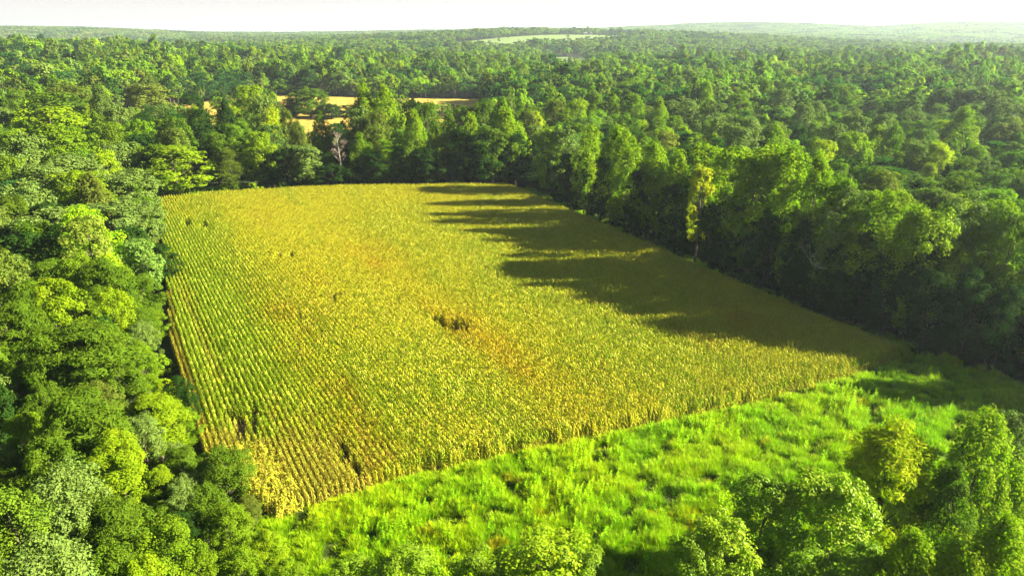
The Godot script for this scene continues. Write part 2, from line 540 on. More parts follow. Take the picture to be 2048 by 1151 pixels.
func build_corn() -> void:
	var mat := leaf_material("corn leaf", Color.WHITE, 0.7, 0.12, 0.5)
	var meshes := []
	for style in 3:
		for n in 6:
			rng.seed = 500 + style * 10 + n
			var f := Faces.new()
			for k in 5:
				corn_plant(f, Vector3(rng.randf_range(-0.09, 0.09), 0, -0.32 + 0.16 * k + rng.randf_range(-0.1, 0.1)), style)
			meshes.append(f.mesh())
	var where := []
	var tints := []
	for k in 18:
		where.append([])
		tints.append(PackedColorArray())
	var along := Vector2(-0.487, -0.873)
	var over := Vector2(0.873, -0.487)
	var start := Vector2(-23, -60)
	var turn := atan2(along.x, along.y)
	rng.seed = 77
	var singles := []
	var row := -14.0
	while row < 104.0:
		var s := -14.0
		var row_bias := rng.randf_range(-0.06, 0.06)
		while s < 168.0:
			s += 0.62
			var wob := 0.12 * noise.get_noise_2d(s * 0.8, row * 3.0)
			var p := start + along * (s + rng.randf_range(-0.1, 0.1)) + over * (row + wob)
			if not inside(p, field):
				continue
			# gaps where plants are missing
			var gap := 1.3 * spot(s, row, 33.3, 34.2, 1.7, 1.7) + 0.9 * spot(s, row, 37.0, 33.3, 1.3, 1.1) + 0.9 * spot(s, row, 18.6, 0.6, 2.4, 1.6) + 0.8 * spot(s, row, 41.0, 1.3, 2.5, 0.9) + 1.1 * spot(s, row, 85.5, 18.9, 2.0, 1.1) + 1.0 * spot(s, row, 84.0, 21.6, 1.6, 1.0) + 0.9 * spot(s, row, 55.6, 21.3, 1.9, 1.1)
			gap += 0.6 * spot(s, row, 6.4, 8.9, 1.3, 0.6) + 0.5 * spot(s, row, 8.7, 6.8, 1.2, 0.8) + 0.55 * spot(s, row, 2.0, 9.0, 3.0, 0.4)
			gap += 1.0 * spot(s, row, 124.8, 6.2, 5.0, 0.7) + 1.0 * spot(s, row, 120.1, 9.4, 5.0, 0.7)
			gap += 0.25 * maxf(0.0, noise.get_noise_2d(s * 0.7 + 300.0, row * 2.0) - 0.25)
			if rng.randf() < gap:
				continue
			var dry := spot(s, row, 4.0, 3.5, 7.0, 5.5) * 1.5 + 1.0 * spot(s, row, 15.0, -3.0, 5.0, 2.0) + 0.9 * bump((row + 0.4) / 0.8, (s - 55.0) / 26.0)
			var green := 0.75 * bump((row - 2.0) / 9.0, (s - 60.0) / 55.0) + 0.3 * spot(s, row, 20.0, 22.0, 14.0, 8.0) + 0.25 * spot(s, row, 12.0, 56.0, 9.0, 10.0) + 0.25 * spot(s, row, 45.0, 58.0, 40.0, 14.0) + 0.2 * spot(s, row, 118.0, 0.0, 14.0, 8.0)
			var rust := 0.9 * bump((row - 11.0) / 2.6, (s - 35.0) / 24.0) + 0.75 * bump((row - 35.5) / 3.4, (s - 77.0) / 10.0) + 0.6 * bump((row - 36.0) / 3.2, (s - 26.0) / 16.0) + 0.4 * bump((row - 20.0) / 3.0, (s - 62.0) / 18.0) + 0.6 * spot(s, row, 13.0, 71.0, 6.0, 7.0)
			var gold := 0.55 * bump((row - 40.0) / 4.0, (s - 26.0) / 28.0) + 0.4 * bump((row - 26.0) / 11.0, (s - 85.0) / 34.0) + 0.3 * spot(s, row, 125.0, 45.0, 12.0, 30.0)
			var streak := noise.get_noise_2d(s * 0.35, row * 2.6) + 0.7 * noise2.get_noise_2d(s * 0.6, row * 1.2) + row_bias
			if row < 4.0 and s > 14.0 and s < 74.0 and near_edge(p, field) < 0.9:
				dry = 1.2
				rust = 0.25
			var q := 0.56 + green - gold * 0.8 - rust * 0.5 - dry + streak * 0.7 + rng.randf_range(-0.4, 0.4)
			var style := 1
			if q > 0.62:
				style = 0
			elif q < -0.35 or rng.randf() < dry * 0.8:
				style = 2
			var tint := Color(1, 1, 1).lerp(Color(1.14, 0.70, 0.55), clampf(rust * (0.55 + 2.0 * streak + rng.randf_range(-0.25, 0.25)), 0.0, 1.0))
			tint = tint.lerp(Color(1.10, 1.06, 0.8), clampf(gold, 0.0, 1.0))
			tint = tint.lerp(Color(0.80, 1.07, 0.9), clampf(green, 0.0, 1.0) * 0.8)
			tint = tint * (1.0 + 0.16 * noise2.get_noise_2d(p.x * 3.0, p.y * 3.0)) * rng.randf_range(0.95, 1.05)
			var high := 1.0 + 0.1 * noise.get_noise_2d(p.x * 1.2, p.y * 1.2) - 0.12 * dry
			var flip := PI if rng.randf() < 0.5 else 0.0
			var pick := style * 6 + rng.randi() % 6
			var xf := Transform3D(Basis(Vector3.UP, turn + flip + rng.randf_range(-0.06, 0.06)).scaled_local(Vector3(lerpf(0.60, 0.9, smoothstep(4.0, 30.0, row)), high, 1.0)), Vector3(p.x, 0.008, p.y))
			if s < 13.0 and row < 13.0 and dry > 0.55 and singles.size() < 300:
				for k in 2:
					singles.append([Vector3(p.x, 0.008, p.y) + Vector3(along.x, 0, along.y) * (k - 0.5) * 0.33 + Vector3(rng.randf_range(-0.25, 0.25), 0, rng.randf_range(-0.25, 0.25)), rng.randf() * TAU_, high * rng.randf_range(0.7, 1.12)])
				continue
			where[pick].append(xf)
			tints[pick].append(tint)
		row += 0.64
	var corn := root_of("corn_crop", Vector3.ZERO)
	tag(corn, "rows of ripening green and gold corn filling the field", "", "", "stuff")
	for k in 18:
		scatter(["green_corn", "golden_corn", "dry_corn"][k / 6], meshes[k], mat, where[k], tints[k], corn)
	# the stalks one can tell apart in the dry near corner
	var variants := []
	for n in 6:
		rng.seed = 900 + n
		var f := Faces.new()
		corn_plant(f, Vector3.ZERO, [2, 1, 2, 0, 1, 2][n])
		corn_plant(f, Vector3(0.1, 0, 0.06), [2, 2, 1, 1, 2, 0][n])
		variants.append(f.mesh())
	for k in mini(singles.size(), 300):
		var o := put("corn_stalk", variants[k % 6], mat)
		o.position = singles[k][0]
		o.rotation = Vector3(rng.randf_range(-0.16, 0.16), singles[k][1], rng.randf_range(-0.16, 0.16))
		o.scale = Vector3(0.95, singles[k][2], 0.95)
		tag(o, "corn stalk in the drying near left corner of the cornfield", "corn stalk", "corn stalks in the near left corner")

func build_meadow() -> void:
	var mat := leaf_material("meadow grass", Color.WHITE, 0.65, 0.25, 0.9)
	var meshes := []
	for n in 5:
		rng.seed = 300 + n
		var f := Faces.new()
		for k in 60:
			var a := rng.randf() * TAU_
			var d := Vector3(cos(a), 0, sin(a))
			var base := d * rng.randf() * 0.42
			base.x += rng.randf_range(-0.15, 0.15)
			var h := rng.randf_range(0.5, 1.05)
			var bend := Vector3(cos(a + rng.randf_range(-0.8, 0.8)), 0, sin(a + rng.randf_range(-0.8, 0.8))) * rng.randf_range(0.1, 0.42)
			var sd := Vector3(-d.z, 0, d.x) * rng.randf_range(0.014, 0.027)
			var tint := rng.randf_range(0.7, 1.25)
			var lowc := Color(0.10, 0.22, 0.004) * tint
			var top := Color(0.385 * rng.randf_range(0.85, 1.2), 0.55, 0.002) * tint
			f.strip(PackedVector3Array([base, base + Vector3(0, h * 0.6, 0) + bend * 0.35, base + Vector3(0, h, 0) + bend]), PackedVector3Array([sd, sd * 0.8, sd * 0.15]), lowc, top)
		meshes.append(f.mesh())
	# upright leafy weeds
	for n in 3:
		rng.seed = 340 + n
		var f := Faces.new()
		for k in 3:
			var base := Vector3(rng.randf_range(-0.2, 0.2), 0, rng.randf_range(-0.2, 0.2))
			var h := rng.randf_range(1.1, 1.7)
			var tip := base + Vector3(rng.randf_range(-0.1, 0.1), h, rng.randf_range(-0.1, 0.1))
			f.tube(PackedVector3Array([base, tip]), PackedFloat32Array([0.012, 0.005]), 3, Color(0.08, 0.14, 0.01))
			for j in 26:
				var t := rng.randf_range(0.15, 1.0)
				var a := rng.randf() * TAU_
				var d := Vector3(cos(a), rng.randf_range(0.2, 0.9), sin(a)).normalized()
				var l := 0.16 * (1.25 - t)
				var tint := rng.randf_range(0.8, 1.3)
				f.leaf(base.lerp(tip, t) + d * l, d * l, d.cross(Vector3.UP).normalized() * 0.035, Vector3.ZERO, Color(0.31, 0.56, 0.003) * tint)
		meshes.append(f.mesh())
	var where := []
	var tints := []
	for k in 8:
		where.append([])
		tints.append(PackedColorArray())
	rng.seed = 41
	var z := -224.0
	while z < -32.0:
		var far := clampf((-z - 60.0) / 80.0, 0.0, 1.0)
		var step := lerpf(0.40, 0.8, far)
		var x := -100.0 if z < -200.0 else -32.0
		while x < 88.0:
			x += step
			var p := Vector2(x + rng.randf_range(-0.5, 0.5) * step, z + rng.randf_range(-0.5, 0.5) * step)
			if not (inside(p, meadow) or inside(p, glade)) or (inside(p, field) and near_edge(p, field) > 0.7):
				continue
			if p.y > -56.0 and rng.randf() < 0.3:
				continue
			var hum := noise.get_noise_2d(p.x * 9.0, p.y * 9.0)
			var big := noise.get_noise_2d(p.x * 2.2 + 90.0, p.y * 2.2)
			if hum < -0.27 and rng.randf() < 0.9:
				continue
			var high := clampf(0.85 + 0.85 * hum + 0.35 * big + rng.randf_range(-0.15, 0.2), 0.3, 1.6)
			var rim := near_edge(p, field)
			if rim < 1.6:
				high *= lerpf(0.3, 1.0, rim / 1.6)
			var weedy := clampf(0.07 + big * 0.4, 0.02, 0.3)
			var pick := rng.randi() % 5
			if rim > 1.6 and rng.randf() < weedy:
				pick = 5 + rng.randi() % 3
				high = clampf(high, 0.6, 1.25)
			var yellow := clampf(0.40 + 0.8 * noise2.get_noise_2d(p.x * 0.8, p.y * 0.8) + 0.5 * big, 0.0, 1.0)
			var tint := Color(0.86, 0.95, 0.9).lerp(Color(1.32, 1.10, 0.8), yellow) * rng.randf_range(0.85, 1.15)
			if noise2.get_noise_2d(p.x * 1.6 + 500.0, p.y * 1.6) > 0.54:
				tint = Color(1.5, 0.95, 2.0) * rng.randf_range(0.7, 1.0)
			var wide := lerpf(1.0, 1.7, far)
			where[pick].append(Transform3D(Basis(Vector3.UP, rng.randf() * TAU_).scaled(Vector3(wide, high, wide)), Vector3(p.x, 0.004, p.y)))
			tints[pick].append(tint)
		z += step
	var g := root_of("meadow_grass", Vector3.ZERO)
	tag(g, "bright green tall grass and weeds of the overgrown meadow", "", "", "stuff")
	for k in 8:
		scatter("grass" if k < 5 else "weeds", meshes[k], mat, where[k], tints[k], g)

# ------------------------------------------------------------------ trees
var tone := {
	"silver": Color(0.135, 0.212, 0.036), "mid": Color(0.114, 0.200, 0.011), "bright": Color(0.168, 0.275, 0.010), "vivid": Color(0.240, 0.350, 0.009),
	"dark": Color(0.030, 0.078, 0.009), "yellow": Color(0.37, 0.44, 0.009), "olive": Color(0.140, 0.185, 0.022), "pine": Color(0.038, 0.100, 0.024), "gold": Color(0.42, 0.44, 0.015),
}
var called := {"oak": "oak_tree", "maple": "maple_tree", "feather": "locust_tree", "poplar": "poplar_tree", "ash": "ash_tree", "pine": "pine_tree"}

func leaves_of(t: String, habit: String) -> StandardMaterial3D:
	var c: Color = tone[t]
	if habit == "ash":
		return leaf_material(t + " glossy leaves", (c * 1.15).linear_to_srgb(), 0.45, 0.25, 0.95)
	if habit == "oak":
		return leaf_material(t + " pale leaves", c.linear_to_srgb(), 0.65, 0.15, 0.8)
	return leaf_material(t + " leaves", c.linear_to_srgb(), 0.7, 0.12, 1.0)

func shapes_for(habit: String, near: bool) -> Array:
	var key := habit + ("_near" if near else "_mid")
	if shapes.has(key):
		return shapes[key]
	var out := []
	var count := 3
	if habit == "pine" or habit == "ash":
		count = 3
	for n in count:
		var sd := hash(key) % 10000 + n * 17
		if near:
			out.append(tree_shape(habit, sd, 13.0, 3.4, 125, 155, 0.19 if habit != "feather" else 0.22, 0.12))
		else:
			out.append(tree_shape(habit, sd, 20.0, 5.0, 125, 68, 0.42 if habit != "feather" else 0.44, 0.16))
	shapes[key] = out
	return out

func make_tree(habit: String, t: String, at: Vector3, h: float, r: float, label: String, group := "") -> Node3D:
	if t != "gold":
		r = maxf(r * 1.12, h * (0.205 if habit == "poplar" else 0.23))
	var near := Vector2(at.x, at.z).length() < 135.0
	var list := shapes_for(habit, near)
	var n := rng.randi() % list.size()
	var key := "%s %s %s %d" % [habit, t, near, n]
	var o: Node3D
	if t == "gold":
		list = [tree_shape("maple", 4242, 21.0, 3.2, 70, 80, 0.40, 0.25)]
		n = 0
	if protos.has(key):
		o = protos[key].duplicate()
		o.name = numbered(called[habit])
		add_child(o, true)
	else:
		o = root_of(called[habit], at)
		put("trunk", list[n].trunk, bark("bark", lin(0.16, 0.125, 0.09)), o)
		put("crown", list[n].crown, leaves_of(t, habit), o)
		protos[key] = o
	o.position = at
	o.rotation.y = rng.randf() * TAU_
	var k: float = r / list[n].r * 1.06
	o.scale = Vector3(k, h / list[n].h, k)
	o.remove_meta("group")
	tag(o, label, "pine tree" if habit == "pine" else "tree", group)
	note(at.x, at.z, r)
	return o

func note(x: float, z: float, r: float) -> void:
	var cell := Vector2i(floori(x / 12.0), floori(z / 12.0))
	if not taken.has(cell):
		taken[cell] = []
	taken[cell].append(Vector3(x, z, r))

func crowded(x: float, z: float, r: float) -> bool:
	var cell := Vector2i(floori(x / 12.0), floori(z / 12.0))
	for i in range(-1, 2):
		for j in range(-1, 2):
			for q in taken.get(cell + Vector2i(i, j), []):
				var d := Vector2(q.x - x, q.y - z).length()
				if d < (q.z + r) * 0.66:
					return true
	return false

func build_trees() -> void:
	var list := [
		["oak", "silver", -107.3, -181.7, 18.0, 7.1, "broad grey-green tree at the top of the big pale clump left of the cornfield"],
		["oak", "silver", -107.8, -167.9, 18.0, 5.4, "nearest grey-green broad tree left of the bright middle tree, pale clump left of the cornfield"],
		["oak", "silver", -92.8, -174.7, 15.0, 5.7, "third grey-green broad tree right of the bright middle tree, pale clump left of the cornfield"],
		["oak", "silver", -97.7, -145.6, 18.0, 4.3, "third grey-green broad tree left of the bright middle tree, pale clump left of the cornfield"],
		["maple", "vivid", -96.8, -161.8, 17.0, 5.5, "bright green tree set in the middle of the pale grey-green clump"],
		["oak", "silver", -83.0, -147.0, 13.0, 6.1, "nearest grey-green broad tree right of the bright middle tree, pale clump left of the cornfield"],
		["oak", "silver", -84.3, -134.8, 15.0, 5.9, "grey-green broad tree below the bright middle tree, pale clump left of the cornfield"],
		["oak", "silver", -85.8, -126.7, 15.0, 4.2, "second grey-green broad tree left of the bright middle tree, pale clump left of the cornfield"],
		["oak", "silver", -80.8, -156.2, 11.0, 3.6, "fourth grey-green broad tree right of the bright middle tree, pale clump left of the cornfield"],
		["maple", "dark", -89.1, -125.6, 13.0, 3.1, "dark green leafy tree left of the bright middle tree, pale clump left of the cornfield"],
		["maple", "bright", -127.3, -207.9, 22.0, 6.6, "bright green leafy tree below the big vivid tree, woods behind the pale left clump"],
		["oak", "silver", -126.6, -189.8, 22.0, 4.8, "grey-green broad tree left of the big vivid tree, woods behind the pale left clump"],
		["maple", "bright", -127.4, -233.9, 20.0, 6.7, "bright green leafy tree below the tall narrow tree, woods behind the pale left clump"],
		["oak", "silver", -112.4, -207.1, 17.0, 5.6, "nearest grey-green broad tree right of the clump's top tree, pale clump left of the cornfield"],
		["maple", "mid", -178.4, -289.4, 24.0, 11.0, "mid-green leafy tree above the big vivid tree, woods behind the pale left clump"],
		["maple", "olive", -192.0, -326.3, 24.0, 9.7, "olive-brown leafy tree left of the tall narrow tree, woods behind the pale left clump"],
		["maple", "vivid", -149.7, -242.7, 24.0, 9.3, "big vivid green tree above the pale clump in the left woods"],
		["poplar", "silver", -159.4, -293.2, 26.0, 4.6, "tall narrow grey-green tree rising alone behind the left woods"],
		["oak", "silver", -137.9, -261.2, 22.0, 3.7, "grey-green broad tree below the tall narrow tree, woods behind the pale left clump"],
		["oak", "olive", -175.4, -366.3, 22.0, 10.3, "broad brownish-green tree behind the left end of the back tree line"],
		["maple", "dark", -140.5, -330.1, 20.0, 6.0, "dark green leafy tree right of the broad brownish tree, woods behind the pale left clump"],
		["maple", "mid", -210.3, -320.3, 22.0, 4.8, "mid-green leafy tree left of the big vivid tree, woods behind the pale left clump"],
		["feather", "mid", -68.5, -102.2, 15.0, 2.9, "mid-green fine-leaved tree above the large tiered yellow-green tree, near left woods"],
		["feather", "mid", -59.8, -102.7, 15.0, 3.5, "mid-green fine-leaved tree above the smaller yellow-green tree, near left woods"],
		["maple", "bright", -63.9, -103.0, 15.0, 2.3, "bright green leafy tree right of the large tiered yellow-green tree, near left woods"],
		["feather", "dark", -65.0, -129.5, 9.0, 3.0, "dark fine-leaved tree overhanging the left edge of the corn rows"],
		["maple", "vivid", -61.3, -92.3, 15.0, 3.5, "large yellow-green tree with tiered boughs in the left woods"],
		["maple", "vivid", -55.0, -94.1, 13.0, 2.2, "smaller yellow-green tree right of the large tiered yellow-green tree"],
		["feather", "mid", -64.4, -90.0, 15.0, 1.3, "nearest mid-green fine-leaved tree left of the large tiered yellow-green tree, near left woods"],
		["feather", "mid", -62.7, -87.0, 14.0, 1.7, "second mid-green fine-leaved tree left of the large tiered yellow-green tree, near left woods"],
		["feather", "mid", -57.5, -106.6, 11.0, 2.5, "second mid-green fine-leaved tree right of the smaller yellow-green tree, near left woods"],
		["feather", "mid", -50.0, -79.5, 14.0, 4.5, "wide soft-leaved green tree below the large yellow-green tree"],
		["feather", "mid", -52.9, -77.0, 14.0, 2.6, "nearest mid-green fine-leaved tree left of the wide soft-leaved tree, near left woods"],
		["feather", "mid", -53.4, -96.6, 10.0, 2.5, "nearest mid-green fine-leaved tree right of the smaller yellow-green tree, near left woods"],
		["feather", "bright", -54.5, -103.6, 6.0, 1.7, "bright green fine-leaved tree right of the smaller yellow-green tree, near left woods"],
		["oak", "silver", -51.2, -92.9, 8.0, 1.9, "grey-green broad tree right of the wide soft-leaved tree, near left woods"],
		["feather", "bright", -47.8, -86.3, 8.0, 2.0, "nearest bright green fine-leaved tree right of the wide soft-leaved tree, near left woods"],
		["maple", "mid", -46.3, -77.5, 11.0, 2.0, "mid-green leafy tree right of the wide soft-leaved tree, near left woods"],
		["feather", "mid", -40.7, -61.9, 14.0, 3.5, "wide green tree lit along its top in the lower left woods"],
		["maple", "mid", -40.7, -56.2, 12.0, 1.4, "nearest mid-green leafy tree above the rounded grey-green edge tree, near left woods"],
		["feather", "mid", -42.8, -61.3, 13.0, 1.9, "mid-green fine-leaved tree left of the wide top-lit tree, near left woods"],
		["feather", "vivid", -38.8, -70.4, 9.0, 2.8, "feathery yellow-green tree beside the dry edge row of corn"],
		["feather", "bright", -37.0, -72.9, 6.0, 1.6, "bright green fine-leaved tree right of the feathery tree by the corn, near left woods"],
		["oak", "silver", -34.8, -66.3, 5.0, 1.3, "second grey-green broad tree below the feathery tree by the corn, near left woods"],
		["oak", "silver", -38.0, -65.5, 9.0, 1.6, "nearest grey-green broad tree below the feathery tree by the corn, near left woods"],
		["feather", "vivid", -37.2, -59.3, 11.0, 1.8, "yellowish green fine-leaved tree left of the feathery tree by the corn, near left woods"],
		["oak", "silver", -36.2, -50.2, 13.0, 2.7, "rounded grey-green tree near the left frame edge, lower left woods"],
		["oak", "mid", -38.1, -47.1, 13.0, 1.5, "mid-green broad tree left of the rounded grey-green edge tree, near left woods"],
		["feather", "mid", -32.4, -50.6, 10.0, 2.3, "mid-green fine-leaved tree right of the rounded grey-green edge tree, near left woods"],
		["oak", "silver", -31.8, -60.1, 5.0, 1.7, "third grey-green broad tree right of the rounded grey-green edge tree, near left woods"],
		["maple", "vivid", -34.3, -60.4, 6.0, 1.5, "yellowish green leafy tree right of the rounded grey-green edge tree, near left woods"],
		["oak", "silver", -32.3, -40.0, 14.0, 2.6, "pale round tree filling the bottom left corner"],
		["maple", "bright", -26.5, -46.9, 10.0, 2.5, "third bright green leafy tree left of the thin olive bush, bottom left woods"],
		["maple", "bright", -25.2, -54.0, 6.0, 1.9, "nearest bright green leafy tree left of the thin olive bush, bottom left woods"],
		["feather", "olive", -25.2, -58.5, 4.0, 1.2, "thin olive bush at the near left corner of the cornfield"],
		["maple", "mid", -29.4, -43.1, 11.0, 2.0, "mid-green leafy tree right of the pale corner tree, bottom left woods"],
		["maple", "bright", -23.9, -46.4, 8.0, 1.8, "second bright green leafy tree left of the thin olive bush, bottom left woods"],
		["maple", "vivid", -21.3, -52.1, 5.0, 1.4, "yellowish green leafy tree below the thin olive bush, bottom left woods"],
		["maple", "bright", -21.6, -47.2, 7.0, 1.8, "nearest bright green leafy tree below the thin olive bush, bottom left woods"],
		["maple", "vivid", -27.1, -42.8, 10.0, 1.4, "nearest yellowish green leafy tree right of the pale corner tree, bottom left woods"],
		["maple", "bright", -17.9, -47.4, 6.0, 1.4, "second bright green leafy tree below the thin olive bush, bottom left woods"],
		["ash", "bright", -7.9, -45.1, 9.0, 2.8, "low sparkling dark-leaved tree at the bottom edge of the meadow"],
		["ash", "vivid", 2.1, -45.1, 10.0, 3.5, "widest glossy tree at the bottom middle below the meadow"],
		["ash", "bright", -2.6, -44.8, 9.0, 2.4, "nearest bright green glossy-leaved tree left of the widest glossy tree, bottom edge of the meadow"],
		["ash", "bright", 5.6, -45.1, 9.0, 2.2, "bright green glossy-leaved tree right of the widest glossy tree, bottom edge of the meadow"],
		["ash", "bright", -12.5, -45.0, 8.0, 1.9, "third bright green glossy-leaved tree left of the widest glossy tree, bottom edge of the meadow"],
		["ash", "bright", 19.7, -49.1, 13.0, 2.7, "dark-hearted tree with a sunlit rim at the left end of the right foreground group"],
		["ash", "vivid", 24.9, -48.0, 14.0, 3.3, "largest glossy-leaved tree in the middle of the right foreground group"],
		["feather", "yellow", 31.2, -51.4, 16.0, 2.8, "feathery yellow-green tree standing above the right foreground group"],
		["poplar", "vivid", 37.7, -52.3, 17.0, 2.7, "tall bright yellow-green tree at the right foreground edge"],
		["poplar", "mid", 35.2, -49.4, 13.0, 1.9, "mid-green upright tree right of the feathery yellow-green tree, right foreground group"],
		["ash", "vivid", 15.9, -45.5, 12.0, 3.0, "leafy tree with a pale forked trunk at the bottom right"],
		["ash", "bright", 13.2, -44.3, 11.0, 1.6, "bright green glossy-leaved tree left of the fork-trunked tree, right foreground group"],
		["poplar", "vivid", 26.6, -40.2, 14.0, 1.4, "nearest yellowish green upright tree right of the largest glossy tree, right foreground group"],
		["poplar", "vivid", 30.0, -40.9, 14.0, 1.6, "second yellowish green upright tree right of the largest glossy tree, right foreground group"],
		["poplar", "vivid", 32.6, -40.6, 15.0, 1.4, "second yellowish green upright tree below the tall edge tree, right foreground group"],
		["oak", "silver", 49.1, -62.6, 11.0, 1.4, "grey-green broad tree right of the tall edge tree, right foreground group"],
		["poplar", "vivid", 31.6, -40.6, 13.0, 1.9, "third yellowish green upright tree right of the largest glossy tree, right foreground group"],
		["ash", "bright", 24.8, -42.1, 12.0, 1.7, "nearest bright green glossy-leaved tree below the largest glossy tree, right foreground group"],
		["ash", "bright", 20.9, -42.3, 11.0, 2.1, "nearest bright green glossy-leaved tree right of the fork-trunked tree, right foreground group"],
		["poplar", "vivid", 42.8, -52.7, 11.0, 1.9, "nearest yellowish green upright tree below the tall edge tree, right foreground group"],
		["maple", "mid", -107.8, -238.0, 20.8, 4.9, "mid-green leafy tree left of the tree above the snag, back tree line"],
		["maple", "dark", -123.5, -250.0, 20.8, 3.2, "second dark green leafy tree left of the tree above the snag, back tree line"],
		["maple", "dark", -104.7, -250.0, 22.7, 4.6, "nearest dark green leafy tree left of the tree above the snag, back tree line"],
		["maple", "vivid", -96.5, -208.9, 15.6, 8.5, "big round bright green tree at the far left corner of the cornfield"],
		["maple", "mid", -101.1, -208.1, 16.5, 4.4, "mid-green leafy tree left of the big round corner tree, front of back tree line"],
		["poplar", "dark", -100.8, -262.0, 23.1, 3.0, "dark green upright tree left of the tree above the snag, back tree line"],
		["maple", "vivid", -104.6, -300.0, 27.1, 6.3, "round bright tree above the bare snag behind the back tree line"],
		["poplar", "yellow", -81.6, -250.0, 22.4, 2.8, "slim yellow-topped tree with a visible trunk in the back tree line"],
		["oak", "silver", -87.4, -265.0, 25.4, 3.9, "grey-green broad tree above the yellow-topped tree, back tree line"],
		["maple", "vivid", -76.1, -220.9, 18.5, 4.9, "yellowish green leafy tree right of the olive pine, front of back tree line"],
		["maple", "mid", -91.6, -227.1, 17.3, 3.8, "nearest mid-green leafy tree left of the olive pine, front of back tree line"],
		["pine", "olive", -82.5, -214.1, 14.3, 3.2, "olive pine with a bare lower trunk in the back tree line"],
		["maple", "mid", -109.5, -405.0, 16.6, 8.8, "green tree standing between the two golden fields"],
		["maple", "dark", -96.9, -400.0, 8.6, 5.3, "dark green leafy tree right of the tree between the fields, trees by the golden fields"],
		["poplar", "mid", -64.8, -250.0, 20.4, 3.0, "mid-green upright tree right of the yellow-topped tree, back tree line"],
		["poplar", "olive", -69.9, -240.0, 18.6, 2.4, "second olive-brown upright tree right of the yellow-topped tree, back tree line"],
		["poplar", "olive", -82.6, -270.0, 20.1, 3.6, "nearest olive-brown upright tree right of the yellow-topped tree, back tree line"],
		["poplar", "vivid", -48.6, -252.0, 28.9, 2.8, "left one of the twin tall bright poplars before the golden field"],
		["poplar", "vivid", -42.1, -252.0, 29.0, 3.0, "right one of the twin tall bright poplars before the golden field"],
		["maple", "dark", -34.8, -262.0, 24.0, 4.9, "dark green leafy tree right of the twin poplars, back tree line"],
		["maple", "mid", -28.5, -255.0, 24.1, 3.9, "nearest mid-green leafy tree right of the twin poplars, back tree line"],
		["oak", "silver", -50.2, -245.0, 23.5, 4.9, "grey-green broad tree below the twin poplars, back tree line"],
		["maple", "olive", -43.5, -240.0, 22.5, 4.0, "olive-brown leafy tree below the twin poplars, back tree line"],
		["poplar", "vivid", -30.5, -234.0, 22.5, 3.0, "second yellowish green upright tree right of the twin poplars, back tree line"],
		["maple", "mid", -17.4, -262.0, 22.0, 3.3, "second mid-green leafy tree right of the twin poplars, back tree line"],
		["maple", "mid", -9.0, -262.0, 24.0, 5.6, "third mid-green leafy tree right of the twin poplars, back tree line"],
		["poplar", "bright", -4.0, -250.0, 24.7, 5.3, "bright green upright tree right of the twin poplars, back tree line"],
		["poplar", "vivid", -1.7, -229.0, 23.3, 5.8, "tall tree with a brilliant sunlit right side in the back tree line"],
		["poplar", "vivid", -13.1, -228.3, 22.1, 4.6, "yellowish green upright tree left of the brilliant sunlit tree, front of back tree line"],
		["maple", "olive", 5.8, -262.0, 20.6, 3.7, "olive-brown leafy tree right of the twin poplars, back tree line"],
		["maple", "mid", 4.6, -275.0, 22.2, 3.8, "fourth mid-green leafy tree right of the twin poplars, back tree line"],
		["poplar", "mid", -19.7, -228.9, 22.5, 4.1, "nearest mid-green upright tree left of the brilliant sunlit tree, front of back tree line"],
		["poplar", "bright", -46.1, -223.3, 16.6, 3.5, "bright green upright tree left of the light tiered tree, front of back tree line"],
		["pine", "bright", -38.1, -222.8, 16.2, 3.5, "light green tiered tree at the middle of the back tree line"],
		["oak", "silver", -62.2, -220.5, 14.6, 5.2, "grey-green tree left of the white dead tree"],
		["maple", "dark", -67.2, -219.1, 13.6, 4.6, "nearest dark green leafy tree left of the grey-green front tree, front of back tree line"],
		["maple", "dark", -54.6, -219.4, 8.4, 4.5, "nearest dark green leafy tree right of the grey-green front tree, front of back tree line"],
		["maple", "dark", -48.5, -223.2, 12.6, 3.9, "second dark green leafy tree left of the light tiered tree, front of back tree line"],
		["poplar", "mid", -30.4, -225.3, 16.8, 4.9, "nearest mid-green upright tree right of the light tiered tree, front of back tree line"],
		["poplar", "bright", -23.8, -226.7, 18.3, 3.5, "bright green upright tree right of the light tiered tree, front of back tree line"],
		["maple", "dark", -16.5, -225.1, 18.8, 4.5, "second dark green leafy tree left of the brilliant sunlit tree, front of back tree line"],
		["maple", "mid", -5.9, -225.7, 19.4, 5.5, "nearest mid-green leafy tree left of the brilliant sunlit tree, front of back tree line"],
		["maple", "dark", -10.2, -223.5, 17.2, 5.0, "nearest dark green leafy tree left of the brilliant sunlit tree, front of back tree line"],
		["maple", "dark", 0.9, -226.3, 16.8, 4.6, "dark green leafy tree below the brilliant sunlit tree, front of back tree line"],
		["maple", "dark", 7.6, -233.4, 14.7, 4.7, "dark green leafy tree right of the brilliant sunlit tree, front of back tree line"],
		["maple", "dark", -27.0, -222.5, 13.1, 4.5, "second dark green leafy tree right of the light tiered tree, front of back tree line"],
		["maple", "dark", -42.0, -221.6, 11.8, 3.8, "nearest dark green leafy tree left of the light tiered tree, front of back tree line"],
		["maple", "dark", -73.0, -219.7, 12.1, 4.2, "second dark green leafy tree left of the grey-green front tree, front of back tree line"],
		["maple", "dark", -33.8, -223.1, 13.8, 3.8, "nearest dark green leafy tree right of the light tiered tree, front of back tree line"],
		["maple", "mid", -120.0, -412.0, 10.7, 6.0, "mid-green leafy tree left of the tree between the fields, trees by the golden fields"],
		["maple", "dark", -123.0, -405.0, 7.1, 5.4, "dark green leafy tree left of the tree between the fields, trees by the golden fields"],
